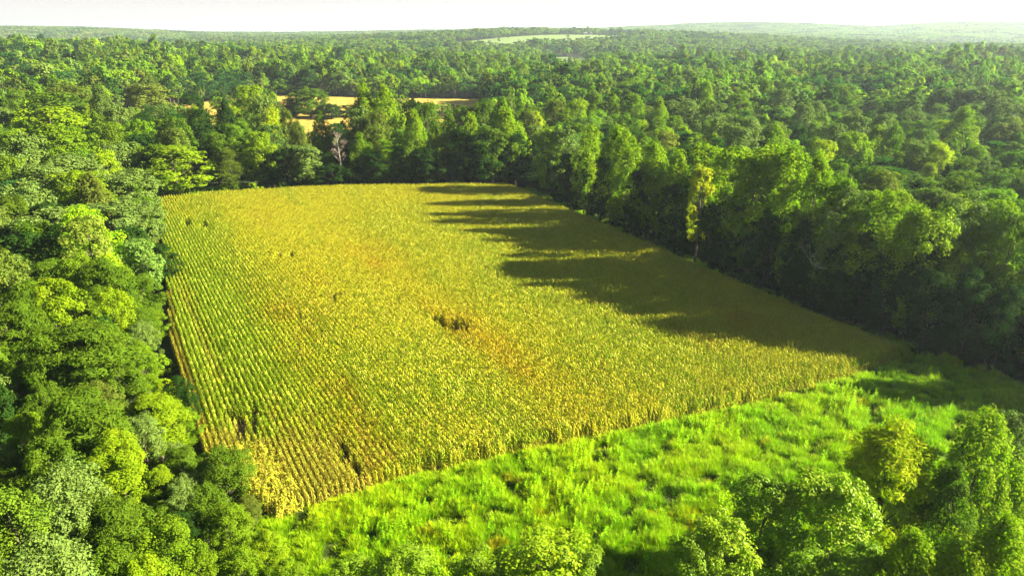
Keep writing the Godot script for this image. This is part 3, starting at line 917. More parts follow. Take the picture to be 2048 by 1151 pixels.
		["ash", "bright", 10.1, -208.9, 21.5, 4.5, "bright green glossy-leaved tree left of the spiky poplar, right tree line"],
		["oak", "silver", 14.7, -206.2, 21.5, 3.3, "grey-green broad tree left of the spiky poplar, right tree line"],
		["poplar", "vivid", 19.2, -191.6, 23.0, 4.2, "yellowish green upright tree left of the spiky poplar, right tree line"],
		["poplar", "vivid", 24.7, -179.6, 24.1, 4.6, "bright spiky-topped poplar at the far end of the right tree line"],
		["poplar", "vivid", 27.1, -172.1, 24.3, 3.5, "nearest yellowish green upright tree right of the spiky poplar, right tree line"],
		["poplar", "vivid", 32.6, -162.2, 22.9, 3.1, "second yellowish green upright tree right of the spiky poplar, right tree line"],
		["poplar", "vivid", 34.5, -155.3, 21.5, 2.4, "nearest yellowish green upright tree left of the yellow-leaved tree, right tree line"],
		["maple", "bright", 30.8, -161.2, 19.7, 2.5, "bright green leafy tree left of the yellow-leaved tree, right tree line"],
		["maple", "gold", 37.6, -143.6, 21.5, 3.0, "only yellow-leaved tree in the right tree line"],
		["maple", "vivid", 42.2, -160.3, 23.6, 4.3, "rounded bright tree directly behind the yellow-leaved tree"],
		["maple", "vivid", 46.3, -151.0, 24.3, 3.2, "nearest yellowish green leafy tree left of the highest sunlit tree, right tree line"],
		["maple", "vivid", 48.4, -134.6, 27.0, 4.3, "highest broad sunlit tree in the right tree line"],
		["poplar", "vivid", 50.3, -128.6, 26.8, 2.9, "nearest yellowish green upright tree right of the highest sunlit tree, right tree line"],
		["poplar", "vivid", 51.6, -123.8, 25.9, 2.6, "second yellowish green upright tree right of the highest sunlit tree, right tree line"],
		["maple", "bright", 44.8, -132.8, 25.1, 2.7, "nearest bright green leafy tree left of the highest sunlit tree, right tree line"],
		["oak", "silver", 55.8, -115.5, 22.6, 3.3, "grey-green broad tree right of the highest sunlit tree, right tree line"],
		["maple", "vivid", 58.7, -112.2, 23.3, 3.2, "nearest yellowish green leafy tree left of the big pale tree, right tree line"],
		["poplar", "vivid", 60.5, -107.0, 21.9, 2.4, "nearest yellowish green upright tree left of the big pale tree, right tree line"],
		["oak", "vivid", 61.7, -104.8, 21.7, 2.2, "yellowish green broad tree left of the big pale tree, right tree line"],
		["oak", "silver", 67.7, -106.3, 23.1, 4.4, "big pale grey-green tree near the right end of the right tree line"],
		["maple", "vivid", 72.7, -106.3, 22.9, 2.4, "yellowish green leafy tree right of the big pale tree, right tree line"],
		["oak", "bright", 72.5, -101.9, 22.0, 2.5, "bright green broad tree right of the big pale tree, right tree line"],
		["maple", "bright", 53.2, -118.2, 23.6, 2.8, "bright green leafy tree right of the highest sunlit tree, right tree line"],
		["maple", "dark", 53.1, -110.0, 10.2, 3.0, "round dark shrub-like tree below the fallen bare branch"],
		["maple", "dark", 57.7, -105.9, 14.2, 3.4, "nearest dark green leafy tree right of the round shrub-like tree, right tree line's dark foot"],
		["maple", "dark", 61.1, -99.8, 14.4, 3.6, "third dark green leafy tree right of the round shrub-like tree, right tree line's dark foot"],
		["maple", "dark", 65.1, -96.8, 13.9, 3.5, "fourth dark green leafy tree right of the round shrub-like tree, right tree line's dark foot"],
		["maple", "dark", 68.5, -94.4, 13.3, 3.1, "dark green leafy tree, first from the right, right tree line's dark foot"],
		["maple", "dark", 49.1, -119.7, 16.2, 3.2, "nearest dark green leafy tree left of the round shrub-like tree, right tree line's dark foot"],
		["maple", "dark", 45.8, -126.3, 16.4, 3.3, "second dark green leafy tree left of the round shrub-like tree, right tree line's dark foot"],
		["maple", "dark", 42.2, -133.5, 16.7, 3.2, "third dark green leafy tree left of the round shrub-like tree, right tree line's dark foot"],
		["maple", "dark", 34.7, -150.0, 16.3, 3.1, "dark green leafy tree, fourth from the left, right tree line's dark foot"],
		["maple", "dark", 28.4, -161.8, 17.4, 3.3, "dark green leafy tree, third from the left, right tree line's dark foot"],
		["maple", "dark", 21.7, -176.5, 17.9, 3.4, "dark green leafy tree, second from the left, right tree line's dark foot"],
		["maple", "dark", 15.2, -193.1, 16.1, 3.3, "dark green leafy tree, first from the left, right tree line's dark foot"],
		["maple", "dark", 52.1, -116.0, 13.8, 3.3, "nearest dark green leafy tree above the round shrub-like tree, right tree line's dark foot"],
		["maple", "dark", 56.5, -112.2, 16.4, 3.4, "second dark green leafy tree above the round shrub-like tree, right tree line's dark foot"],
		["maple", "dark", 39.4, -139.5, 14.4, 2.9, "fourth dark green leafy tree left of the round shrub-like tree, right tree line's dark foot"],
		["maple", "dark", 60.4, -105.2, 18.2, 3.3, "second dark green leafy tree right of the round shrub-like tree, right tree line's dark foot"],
		["maple", "vivid", 25.6, -280.0, 23.0, 5.6, "round bright tree in the second row behind the right tree line's far end"],
		["poplar", "bright", 34.2, -300.2, 22.0, 5.0, "bright green upright tree right of the round bright tree, second row behind right tree line"],
		["poplar", "vivid", 41.4, -299.9, 22.0, 4.0, "yellowish green upright tree left of the red-twigged tree, second row behind right tree line"],
		["poplar", "bright", 49.6, -299.6, 22.0, 5.6, "green tree with a rusty red twig at its top behind the right tree line"],
		["poplar", "vivid", 56.1, -284.4, 22.0, 4.3, "yellowish green upright tree right of the red-twigged tree, second row behind right tree line"],
		["oak", "silver", 67.7, -294.3, 22.0, 7.4, "grey-green broad tree left of the slim high poplar, second row behind right tree line"],
		["oak", "silver", 74.3, -281.7, 22.0, 5.2, "nearest grey-green broad tree below the slim high poplar, second row behind right tree line"],
		["poplar", "vivid", 84.4, -322.9, 26.0, 4.5, "slim bright poplar rising highest behind the right tree line"],
		["maple", "olive", 16.5, -289.7, 22.0, 4.2, "olive-brown leafy tree left of the round bright tree, second row behind right tree line"],
		["maple", "yellow", 7.3, -268.3, 20.0, 3.8, "yellow-green leafy tree left of the round bright tree, second row behind right tree line"],
		["oak", "silver", 63.9, -230.6, 21.0, 4.2, "second grey-green broad tree below the slim high poplar, second row behind right tree line"],
		["oak", "silver", 65.1, -216.9, 21.0, 3.6, "third grey-green broad tree below the slim high poplar, second row behind right tree line"],
		["oak", "silver", 73.9, -232.7, 22.0, 5.1, "grey-green broad tree right of the slim high poplar, second row behind right tree line"],
		["pine", "pine", 46.7, -412.6, 22.0, 10.0, "broad dark pine behind the second row on the right"],
		["pine", "pine", 33.9, -415.5, 22.0, 7.9, "nearest dark green pine left of the broad dark pine, woods beyond right tree line"],
		["maple", "bright", 62.5, -389.4, 22.0, 9.5, "nearest bright green leafy tree right of the broad dark pine, woods beyond right tree line"],
		["oak", "silver", 105.8, -451.6, 24.0, 8.3, "nearest grey-green broad tree right of the broad dark pine, woods beyond right tree line"],
		["pine", "pine", 10.9, -377.0, 22.0, 7.7, "third dark green pine left of the broad dark pine, woods beyond right tree line"],
		["pine", "pine", 23.4, -370.0, 21.0, 6.7, "second dark green pine left of the broad dark pine, woods beyond right tree line"],
		["poplar", "bright", 118.9, -353.4, 23.0, 5.6, "bright green upright tree left of the yellow-lit tree, woods beyond right tree line"],
		["oak", "silver", 116.1, -326.4, 23.0, 5.2, "second grey-green broad tree right of the broad dark pine, woods beyond right tree line"],
		["maple", "bright", 97.5, -319.9, 22.0, 5.7, "second bright green leafy tree right of the broad dark pine, woods beyond right tree line"],
		["oak", "silver", 106.8, -275.8, 22.0, 4.0, "fourth grey-green broad tree left of the yellow-lit tree, woods beyond right tree line"],
		["oak", "silver", 116.1, -286.3, 22.0, 4.7, "third grey-green broad tree left of the yellow-lit tree, woods beyond right tree line"],
		["maple", "bright", 153.4, -347.6, 22.0, 8.5, "bright green leafy tree above the yellow-lit tree, woods beyond right tree line"],
		["oak", "silver", 148.2, -279.4, 23.0, 5.9, "grey-green broad tree above the vine-wrapped column, woods beyond right tree line"],
		["pine", "pine", 146.8, -289.8, 22.0, 6.1, "dark green pine above the vine-wrapped column, woods beyond right tree line"],
		["oak", "silver", 124.1, -250.7, 21.0, 4.5, "second grey-green broad tree above the yellow-lit tree, woods beyond right tree line"],
		["oak", "silver", 112.9, -246.5, 21.0, 3.6, "nearest grey-green broad tree left of the yellow-lit tree, woods beyond right tree line"],
		["oak", "silver", 117.4, -246.7, 20.0, 3.8, "nearest grey-green broad tree above the yellow-lit tree, woods beyond right tree line"],
		["oak", "silver", 99.6, -228.6, 20.0, 4.1, "second grey-green broad tree left of the yellow-lit tree, woods beyond right tree line"],
		["oak", "silver", 189.4, -321.0, 23.0, 9.1, "second grey-green broad tree above the airy bright tree, woods beyond right tree line"],
		["oak", "silver", 193.7, -313.4, 23.0, 8.9, "nearest grey-green broad tree above the airy bright tree, woods beyond right tree line"],
		["oak", "silver", 189.5, -292.0, 22.0, 6.4, "grey-green broad tree right of the airy bright tree, woods beyond right tree line"],
		["poplar", "vivid", 149.3, -244.1, 22.0, 5.4, "airy bright tree standing over the dark gap at the far right"],
		["maple", "yellow", 111.8, -194.3, 19.0, 3.7, "yellow-green tree on a bare trunk in the right woods gap"],
		["oak", "olive", 155.2, -233.6, 20.0, 5.9, "olive-brown broad tree right of the airy bright tree, woods beyond right tree line"],
		["oak", "olive", 131.5, -209.4, 15.0, 4.3, "nearest olive-brown broad tree right of the bare-trunked yellow tree, woods beyond right tree line"],
		["maple", "vivid", 95.1, -207.4, 20.0, 4.6, "yellowish green leafy tree left of the yellow-lit tree, woods beyond right tree line"],
		["poplar", "vivid", 104.8, -213.3, 20.0, 5.4, "yellow-lit tree in the woods behind the right tree line's near half"],
		["poplar", "bright", 110.4, -211.9, 21.0, 2.4, "vine-wrapped green column of a tree in the right woods"],
		["maple", "yellow", 84.9, -200.3, 19.0, 3.0, "yellow-green leafy tree left of the yellow-lit tree, woods beyond right tree line"],
		["oak", "silver", 109.9, -201.7, 18.0, 3.7, "nearest grey-green broad tree left of the bare-trunked yellow tree, woods beyond right tree line"],
		["poplar", "dark", 91.7, -164.7, 14.0, 2.5, "second dark green upright tree below the bare-trunked yellow tree, woods beyond right tree line"],
		["poplar", "dark", 107.4, -179.0, 15.0, 2.7, "nearest dark green upright tree below the bare-trunked yellow tree, woods beyond right tree line"],
		["oak", "silver", 114.0, -181.3, 13.0, 3.1, "nearest grey-green broad tree right of the bare-trunked yellow tree, woods beyond right tree line"],
		["oak", "silver", 121.4, -185.8, 16.0, 2.2, "pale slim tree near the right frame edge"],
		["maple", "bright", 121.8, -176.1, 15.0, 3.6, "bright green leafy tree right of the bare-trunked yellow tree, woods beyond right tree line"],
		["poplar", "vivid", 73.1, -203.1, 22.0, 2.7, "yellowish green upright tree left of the yellow-lit tree, woods beyond right tree line"],
	]
	rng.seed = 5
	for t in list:
		var x: float = t[2]
		var z: float = t[3]
		make_tree(t[0], t[1], Vector3(x, land(x, z), z), t[4], t[5], t[6])

func wooded(p: Vector2, r: float) -> bool:
	if inside(p, field) or inside(p, golden) or inside(p, clearing) or inside(p, hill_pasture):
		return false
	if inside(p, meadow) or inside(p, glade):
		return false
	return true

func build_forest() -> void:
	rng.seed = 99
	var habits := ["maple", "oak", "poplar", "feather", "maple", "oak", "maple", "pine"]
	var far := {}
	for h in ["maple", "oak", "poplar", "pine"]:
		far[h] = []
		for n in 3:
			far[h].append(tree_shape(h, 700 + n + hash(h) % 100, 18.0, 6.0, 34, 30, 1.0, 0.34))
	var low := []
	for n in 3:
		low.append(tree_shape(["maple", "oak", "maple"][n], 760 + n, 18.0, 7.5, 18, 14, 1.9, 0.4))
	var stand := []
	for n in 3:
		rng.seed = 780 + n
		var f := Faces.new()
		for k in 46:
			var c := Vector3(rng.randf_range(-32, 32), rng.randf_range(5.0, 17.0), rng.randf_range(-32, 32))
			for j in 12:
				var d := rand_dir()
				d.y = absf(d.y)
				var nrm := (d + rand_dir() * 0.5).normalized()
				var al := nrm.cross(rand_dir()).normalized()
				var tint := rng.randf_range(0.8, 1.2)
				f.leaf(c + d * Vector3(5.5, 5.0, 5.5), al * 2.6, nrm.cross(al) * 2.0, Vector3.ZERO, Color(tint, tint, tint))
		stand.append(f.mesh())
	rng.seed = 101
	# trees between the ones already standing, nearest woods first
	var spots := []
	var z := -30.0
	while z > -330.0:
		var step := 4.6 if z > -160.0 else 6.0
		var half := -z * 0.86 + 26.0
		var x := -half
		while x < half + 14.0:
			x += step
			var p := Vector2(x + rng.randf_range(-0.45, 0.45) * step, z + rng.randf_range(-0.45, 0.45) * step)
			if wooded(p, 2.0) and p.length() > 34.0:
				spots.append(p)
		z -= step
	spots.sort_custom(func(a: Vector2, b: Vector2) -> bool: return a.length() < b.length())
	var where := {}
	var tints := {}
	var made := 0
	var lesser := []
	var mid_shapes := {}
	for h in ["maple", "oak", "poplar", "feather", "pine"]:
		mid_shapes[h] = shapes_for(h, false)
	for p in spots:
		var edge := minf(near_edge(p, field), near_edge(p, meadow))
		var habit: String = habits[rng.randi() % 8]
		if habit == "pine" and p.length() < 180.0:
			habit = "maple"
		var h := rng.randf_range(12.5, 18.5)
		var r := rng.randf_range(3.8, 6.2)
		if p.length() < 120.0 and p.x < 10.0:
			h = rng.randf_range(6.5, 11.0)
			r = rng.randf_range(2.0, 3.0)
		if p.x > 0.0 and p.y > -70.0:
			h = rng.randf_range(7.0, 10.5)
			r = rng.randf_range(1.6, 2.4)
		if p.y > -44.0 and p.x > -24.0 and p.x < 12.0:
			h = rng.randf_range(3.5, 6.0)
			r = rng.randf_range(1.4, 2.0)
		if edge < 8.0:
			h *= 0.7
			r *= 0.85
		if p.x > -140.0 and p.x < 2.0 and p.y < -214.0:
			var u: float = 1024.0 + 1520.0 * p.x / -p.y
			if (u > 398.0 and u < 446.0) or (u > 586.0 and u < 652.0):
				h = rng.randf_range(6.0, 8.5)
				r = minf(r, 3.4)
			elif (u > 640.0 and u < 716.0) or (u > 866.0 and u < 958.0) or (u > 550.0 and u < 590.0):
				h = rng.randf_range(8.0, 13.0)
			else:
				h = rng.randf_range(15.0, 21.0)
		if edge < r * 0.55 or crowded(p.x, p.y, r):
			continue
		var tn: String = ["mid", "mid", "bright", "dark", "silver", "vivid", "olive", "mid"][rng.randi() % 8]
		if habit == "oak":
			tn = "silver" if rng.randf() < 0.6 else "mid"
		elif habit == "pine":
			tn = "pine"
		var at := Vector3(p.x, land(p.x, p.y), p.y)
		if made < 80:
			var place := "the left woods" if p.x < -20.0 and p.y > -200.0 else "the bottom edge of the frame" if p.y > -50.0 and p.x < 14.0 else "the right foreground group" if p.y > -70.0 and p.x > 0.0 else "the woods on the right"
			var o := make_tree(habit, tn, at, h, r, "lesser %s tree half hidden among larger trees in %s" % [{"mid": "mid-green", "bright": "bright green", "dark": "dark green", "silver": "grey-green", "vivid": "yellowish green", "olive": "olive green", "pine": "dark green"}[tn], place], "lesser trees filling " + place)
			lesser.append([o, "%s %s" % [TONE_WORDS[tn], HABIT_WORDS[habit]], p])
			made += 1
			continue
		note(p.x, p.y, r)
		var k := habit + str(rng.randi() % mid_shapes[habit].size())
		if not where.has(k):
			where[k] = []
			tints[k] = PackedColorArray()
		where[k].append(Transform3D(Basis(Vector3.UP, rng.randf() * TAU_).scaled(Vector3(r / 5.0, h / 20.0, r / 5.0)), at))
		tints[k].append(forest_tint(tn, p.x, p.y))
	name_lesser(lesser)
	var woods := root_of("forest", Vector3.ZERO)
	tag(woods, "unbroken green woods reaching back to the hazy horizon", "", "", "stuff")
	var mat := leaf_material("forest leaves", Color.WHITE, 0.7, 0.1, 1.0)
	var wood := bark("bark", Color.WHITE)
	for k in where:
		var habit: String = k.left(-1)
		var s: Dictionary = mid_shapes[habit][int(k.right(1))]
		scatter("tree_crowns", s.crown, mat, where[k], tints[k], woods)
		scatter("tree_trunks", s.trunk, wood, where[k], tints[k], woods)
	# middle distance
	where = {}
	tints = {}
	z = -330.0
	while z > -960.0:
		var step := 8.6 if z > -560.0 else 9.4
		var half := -z * 0.80 + 40.0
		var x := -half
		while x < half + 30.0:
			x += step
			var p := Vector2(x + rng.randf_range(-0.45, 0.45) * step, z + rng.randf_range(-0.45, 0.45) * step)
			if not wooded(p, 4.0):
				continue
			var habit: String = ["maple", "maple", "oak", "poplar", "oak", "maple", "poplar", "pine"][rng.randi() % 8]
			var pines := noise.get_noise_2d(p.x * 0.35 + 40.0, p.y * 0.35)
			if pines > 0.3:
				habit = "pine"
			var h := rng.randf_range(13.5, 20.0) + 9.0 * noise.get_noise_2d(p.x * 0.5, p.y * 0.5)
			var r := rng.randf_range(4.4, 8.2)
			if rng.randf() < 0.07:
				h += 5.0
				r = 9.0
			if habit == "poplar":
				h += 2.0
				r *= 0.85
			if near_edge(p, golden) < 10.0:
				h *= 0.85
			if crowded(p.x, p.y, r * 0.8):
				continue
			var tn: String = "pine" if habit == "pine" else ["mid", "mid", "bright", "dark", "silver", "olive", "mid", "silver", "bright", "vivid"][rng.randi() % 10]
			add_far(where, tints, habit + str(rng.randi() % 3), p, h, r, tn, 18.0, 6.0)
		z -= step
	for k in 26:
		var p := Vector2(rng.randf_range(-120.0, 260.0), rng.randf_range(-1960.0, -1460.0))
		add_far(where, tints, "maple" + str(k % 3), p, rng.randf_range(8.0, 15.0), rng.randf_range(3.5, 6.0), ["mid", "dark"][k % 2], 18.0, 6.0)
	# trees between the two golden fields
	for k in 46:
		var p := Vector2(-172.0 + k * 3.2 + rng.randf_range(-1.5, 1.5), -400.0 - rng.randf_range(0.0, 20.0))
		var u := 1024.0 + 1520.0 * p.x / -p.y
		var low_gap := (u > 640.0 and u < 716.0) or (u > 552.0 and u < 582.0) or u > 830.0
		add_far(where, tints, ["maple", "oak"][k % 2] + str(rng.randi() % 3), p, rng.randf_range(6.0, 8.5) if low_gap else rng.randf_range(11.0, 18.0), rng.randf_range(2.8, 4.4), ["mid", "dark", "bright"][k % 3], 18.0, 6.0)
	for k in where:
		var s: Dictionary = far[k.left(-1)][int(k.right(1))]
		scatter("tree_crowns", s.crown, mat, where[k], tints[k], woods)
		scatter("tree_trunks", s.trunk, wood, where[k], tints[k], woods)
	# far slopes
	where = {}
	tints = {}
	z = -960.0
	while z > -2500.0:
		var step := 10.5 if z > -1500.0 else 13.0
		var half := -z * 0.78 + 40.0
		var x := -half
		while x < half:
			x += step
			var p := Vector2(x + rng.randf_range(-0.5, 0.5) * step, z + rng.randf_range(-0.5, 0.5) * step)
			if not wooded(p, 6.0):
				continue
			if p.x > -150.0 and p.x < 150.0 and p.y > -1400.0 and p.y < -1050.0 and rng.randf() < 0.6:
				continue
			var tn: String = ["mid", "mid", "bright", "dark", "silver", "olive", "mid", "silver"][rng.randi() % 8]
			if noise.get_noise_2d(p.x * 0.2 + 40.0, p.y * 0.2) > 0.25:
				tn = "pine"
			add_far(where, tints, "low" + str(rng.randi() % 3), p, rng.randf_range(12.0, 19.0) + 8.0 * noise.get_noise_2d(p.x * 0.3, p.y * 0.3), rng.randf_range(6.0, 11.0), tn, 18.0, 7.5)
		z -= step
	for k in where:
		var s: Dictionary = low[int(k.right(1))]
		scatter("tree_crowns", s.crown, mat, where[k], tints[k], woods)
	where = {}
	tints = {}
	z = -2500.0
	while z > -5600.0:
		var step := 42.0 if z > -4200.0 else 52.0
		var half := -z * 0.78 + 40.0
		var x := -half
		while x < half:
			x += step
			var p := Vector2(x + rng.randf_range(-0.4, 0.4) * step, z + rng.randf_range(-0.4, 0.4) * step)
			var k := "stand" + str(rng.randi() % 3)
			if not where.has(k):
				where[k] = []
				tints[k] = PackedColorArray()
			where[k].append(Transform3D(Basis(Vector3.UP, rng.randf() * TAU_).scaled(Vector3(1.0, rng.randf_range(0.8, 1.2), 1.0)), Vector3(p.x, land(p.x, p.y), p.y)))
			tints[k].append(forest_tint(["mid", "dark", "mid", "olive"][rng.randi() % 4], p.x, p.y))
		z -= step
	for k in where:
		scatter("distant_canopy", stand[int(k.right(1))], mat, where[k], tints[k], woods)

const TONE_WORDS := {"mid": "mid-green", "bright": "bright green", "dark": "dark green", "silver": "grey-green", "vivid": "yellowish green", "olive": "olive green", "pine": "dark green"}
const HABIT_WORDS := {"maple": "leafy", "oak": "broad", "poplar": "upright", "feather": "fine-leaved", "pine": "pine", "ash": "glossy"}

# says of each lesser tree which landmark tree it stands by
func name_lesser(lesser: Array) -> void:
	var marks := [
		["clump's top tree", -107.3, -181.7],
		["bright middle tree", -96.8, -161.8],
		["big vivid tree", -149.7, -242.7],
		["tall narrow tree", -159.4, -293.2],
		["broad brownish tree", -175.4, -366.3],
		["dark overhanging tree", -65.0, -129.5],
		["large tiered yellow-green tree", -61.3, -92.3],
		["smaller yellow-green tree", -55.0, -94.1],
		["wide soft-leaved tree", -50.0, -79.5],
		["wide top-lit tree", -40.7, -61.9],
		["feathery tree by the corn", -38.8, -70.4],
		["rounded grey-green edge tree", -36.2, -50.2],
		["pale corner tree", -32.3, -40.0],
		["thin olive bush", -25.2, -58.5],
		["widest glossy tree", 2.1, -45.1],
		["dark-hearted tree", 19.7, -49.1],
		["largest glossy tree", 24.9, -48.0],
		["feathery yellow-green tree", 31.2, -51.4],
		["tall edge tree", 37.7, -52.3],
		["fork-trunked tree", 15.9, -45.5],
		["big round corner tree", -96.5, -208.9],
		["tree above the snag", -104.6, -300.0],
		["yellow-topped tree", -81.6, -250.0],
		["olive pine", -82.5, -214.1],
		["tree between the fields", -109.5, -405.0],
		["twin poplars", -48.6, -252.0],
		["brilliant sunlit tree", -1.7, -229.0],
		["light tiered tree", -38.1, -222.8],
		["grey-green front tree", -62.2, -220.5],
		["spiky poplar", 24.7, -179.6],
		["yellow-leaved tree", 37.6, -143.6],
		["highest sunlit tree", 48.4, -134.6],
		["big pale tree", 67.7, -106.3],
		["round shrub-like tree", 53.1, -110.0],
		["round bright tree", 25.6, -280.0],
		["red-twigged tree", 49.6, -299.6],
		["slim high poplar", 84.4, -322.9],
		["broad dark pine", 46.7, -412.6],
		["airy bright tree", 149.3, -244.1],
		["bare-trunked yellow tree", 111.8, -194.3],
		["yellow-lit tree", 104.8, -213.3],
		["vine-wrapped column", 110.4, -211.9],
	]
	var groups := {}
	for t in lesser:
		var p: Vector2 = t[2]
		var best := 0
		var least := 1e9
		for k in marks.size():
			var d := p.distance_to(Vector2(marks[k][1], marks[k][2]))
			if d < least:
				least = d
				best = k
		var m := Vector2(marks[best][1], marks[best][2])
		var away := p.length() - m.length()
		var aside := (atan2(p.x, -p.y) - atan2(m.x, -m.y)) * m.length()
		var rel := ("behind" if away > 0.0 else "in front of") if absf(away) > absf(aside) else ("right of" if aside > 0.0 else "left of")
		var key := "%s lesser tree %s the %s" % [t[1], rel, marks[best][0]]
		if not groups.has(key):
			groups[key] = []
		groups[key].append([least, t[0]])
	var order := ["nearest", "second", "third", "fourth", "fifth", "sixth", "seventh", "eighth"]
	for key in groups:
		var list: Array = groups[key]
		list.sort_custom(func(a: Array, b: Array) -> bool: return a[0] < b[0])
		for k in list.size():
			list[k][1].set_meta("label", key if list.size() == 1 else "%s %s" % [order[mini(k, 7)], key])

func forest_tint(tn: String, x: float, z: float) -> Color:
	var c: Color = tone[tn]
	var v := 1.22 * rng.randf_range(0.84, 1.16) * (1.0 + 0.45 * noise.get_noise_2d(x * 0.55 + 700.0, z * 0.55))
	return Color(c.r * v * rng.randf_range(0.9, 1.12), c.g * v, c.b * v)

func add_far(where: Dictionary, tints: Dictionary, k: String, p: Vector2, h: float, r: float, tn: String, h0: float, r0: float) -> void:
	if not where.has(k):
		where[k] = []
		tints[k] = PackedColorArray()
	where[k].append(Transform3D(Basis(Vector3.UP, rng.randf() * TAU_).scaled(Vector3(r / r0, h / h0, r / r0)), Vector3(p.x, land(p.x, p.y), p.y)))
	tints[k].append(forest_tint(tn, p.x, p.y))

# ------------------------------------------------------------------ single things
func box(f: Faces, c: Vector3, s: Vector3) -> void:
	var n := f.v.size()
	for k in 8:
		f.v.append(c + s * 0.5 * Vector3(1 if k & 1 else -1, 1 if k & 2 else -1, 1 if k & 4 else -1))
		f.c.append(Color.WHITE)
	f.i.append_array(PackedInt32Array([n, n + 2, n + 1, n + 1, n + 2, n + 3, n + 4, n + 5, n + 6, n + 5, n + 7, n + 6, n, n + 1, n + 4, n + 1, n + 5, n + 4, n + 2, n + 6, n + 3, n + 3, n + 6, n + 7, n, n + 4, n + 2, n + 2, n + 4, n + 6, n + 1, n + 3, n + 5, n + 3, n + 7, n + 5]))

func flat_paint(key: String, c: Color, rough := 0.8) -> StandardMaterial3D:
	if not mats.has(key):
		var m := StandardMaterial3D.new()
		m.resource_name = key
		m.albedo_color = c
		m.roughness = rough
		mats[key] = m
	return mats[key]

func make_barn(called_: String, at: Vector3, turn: float, l: float, d: float, h: float, label: String, category: String) -> void:
	var o := root_of(called_, at)
	o.rotation.y = turn
	var w := Faces.new()
	box(w, Vector3(0, h * 0.5 - 0.5, 0), Vector3(l, h + 1.0, d))
	var n := w.v.size()
	for s in [-1.0, 1.0]:
		w.v.append_array(PackedVector3Array([Vector3(s * l * 0.5, h, -d * 0.5), Vector3(s * l * 0.5, h, d * 0.5), Vector3(s * l * 0.5, h + d * 0.24, 0)]))
		w.c.append_array(PackedColorArray([Color.WHITE, Color.WHITE, Color.WHITE]))
	w.i.append_array(PackedInt32Array([n, n + 1, n + 2, n + 3, n + 5, n + 4]))
	put("wall", w.mesh(), flat_paint("pale siding", lin(0.62, 0.60, 0.55)), o)
	var rf := Faces.new()
	for s in [-1.0, 1.0]:
		var k := rf.v.size()
		var e := Vector3(0, h - 0.15, s * (d * 0.5 + 0.5))
		var t := Vector3(0, h + d * 0.24 + 0.12, 0)
		for x in [-l * 0.5 - 0.5, l * 0.5 + 0.5]:
			for p in [e, t, e + Vector3(0, 0.18, 0), t + Vector3(0, 0.18, 0)]:
				rf.v.append(p + Vector3(x, 0, 0))
				rf.c.append(Color.WHITE)
		rf.i.append_array(PackedInt32Array([k, k + 1, k + 4, k + 1, k + 5, k + 4, k + 2, k + 6, k + 3, k + 3, k + 6, k + 7, k, k + 4, k + 2, k + 4, k + 6, k + 2, k, k + 2, k + 1, k + 1, k + 2, k + 3, k + 4, k + 5, k + 6, k + 5, k + 7, k + 6]))
	put("roof", rf.mesh(), flat_paint("tin roof", lin(0.45, 0.45, 0.46), 0.5), o)
	var dr := Faces.new()
	box(dr, Vector3(l * 0.1, h * 0.38, d * 0.5 + 0.03), Vector3(l * 0.16, h * 0.76, 0.1))
	put("door", dr.mesh(), flat_paint("dark door", lin(0.10, 0.08, 0.07)), o)
	for x in [-0.36, -0.2, 0.34]:
		var wn := Faces.new()
		box(wn, Vector3(l * x, h * 0.55, d * 0.5 + 0.03), Vector3(l * 0.06, h * 0.28, 0.1))
		put("window", wn.mesh(), flat_paint("window glass", lin(0.05, 0.06, 0.07), 0.15), o)
	tag(o, label, category)

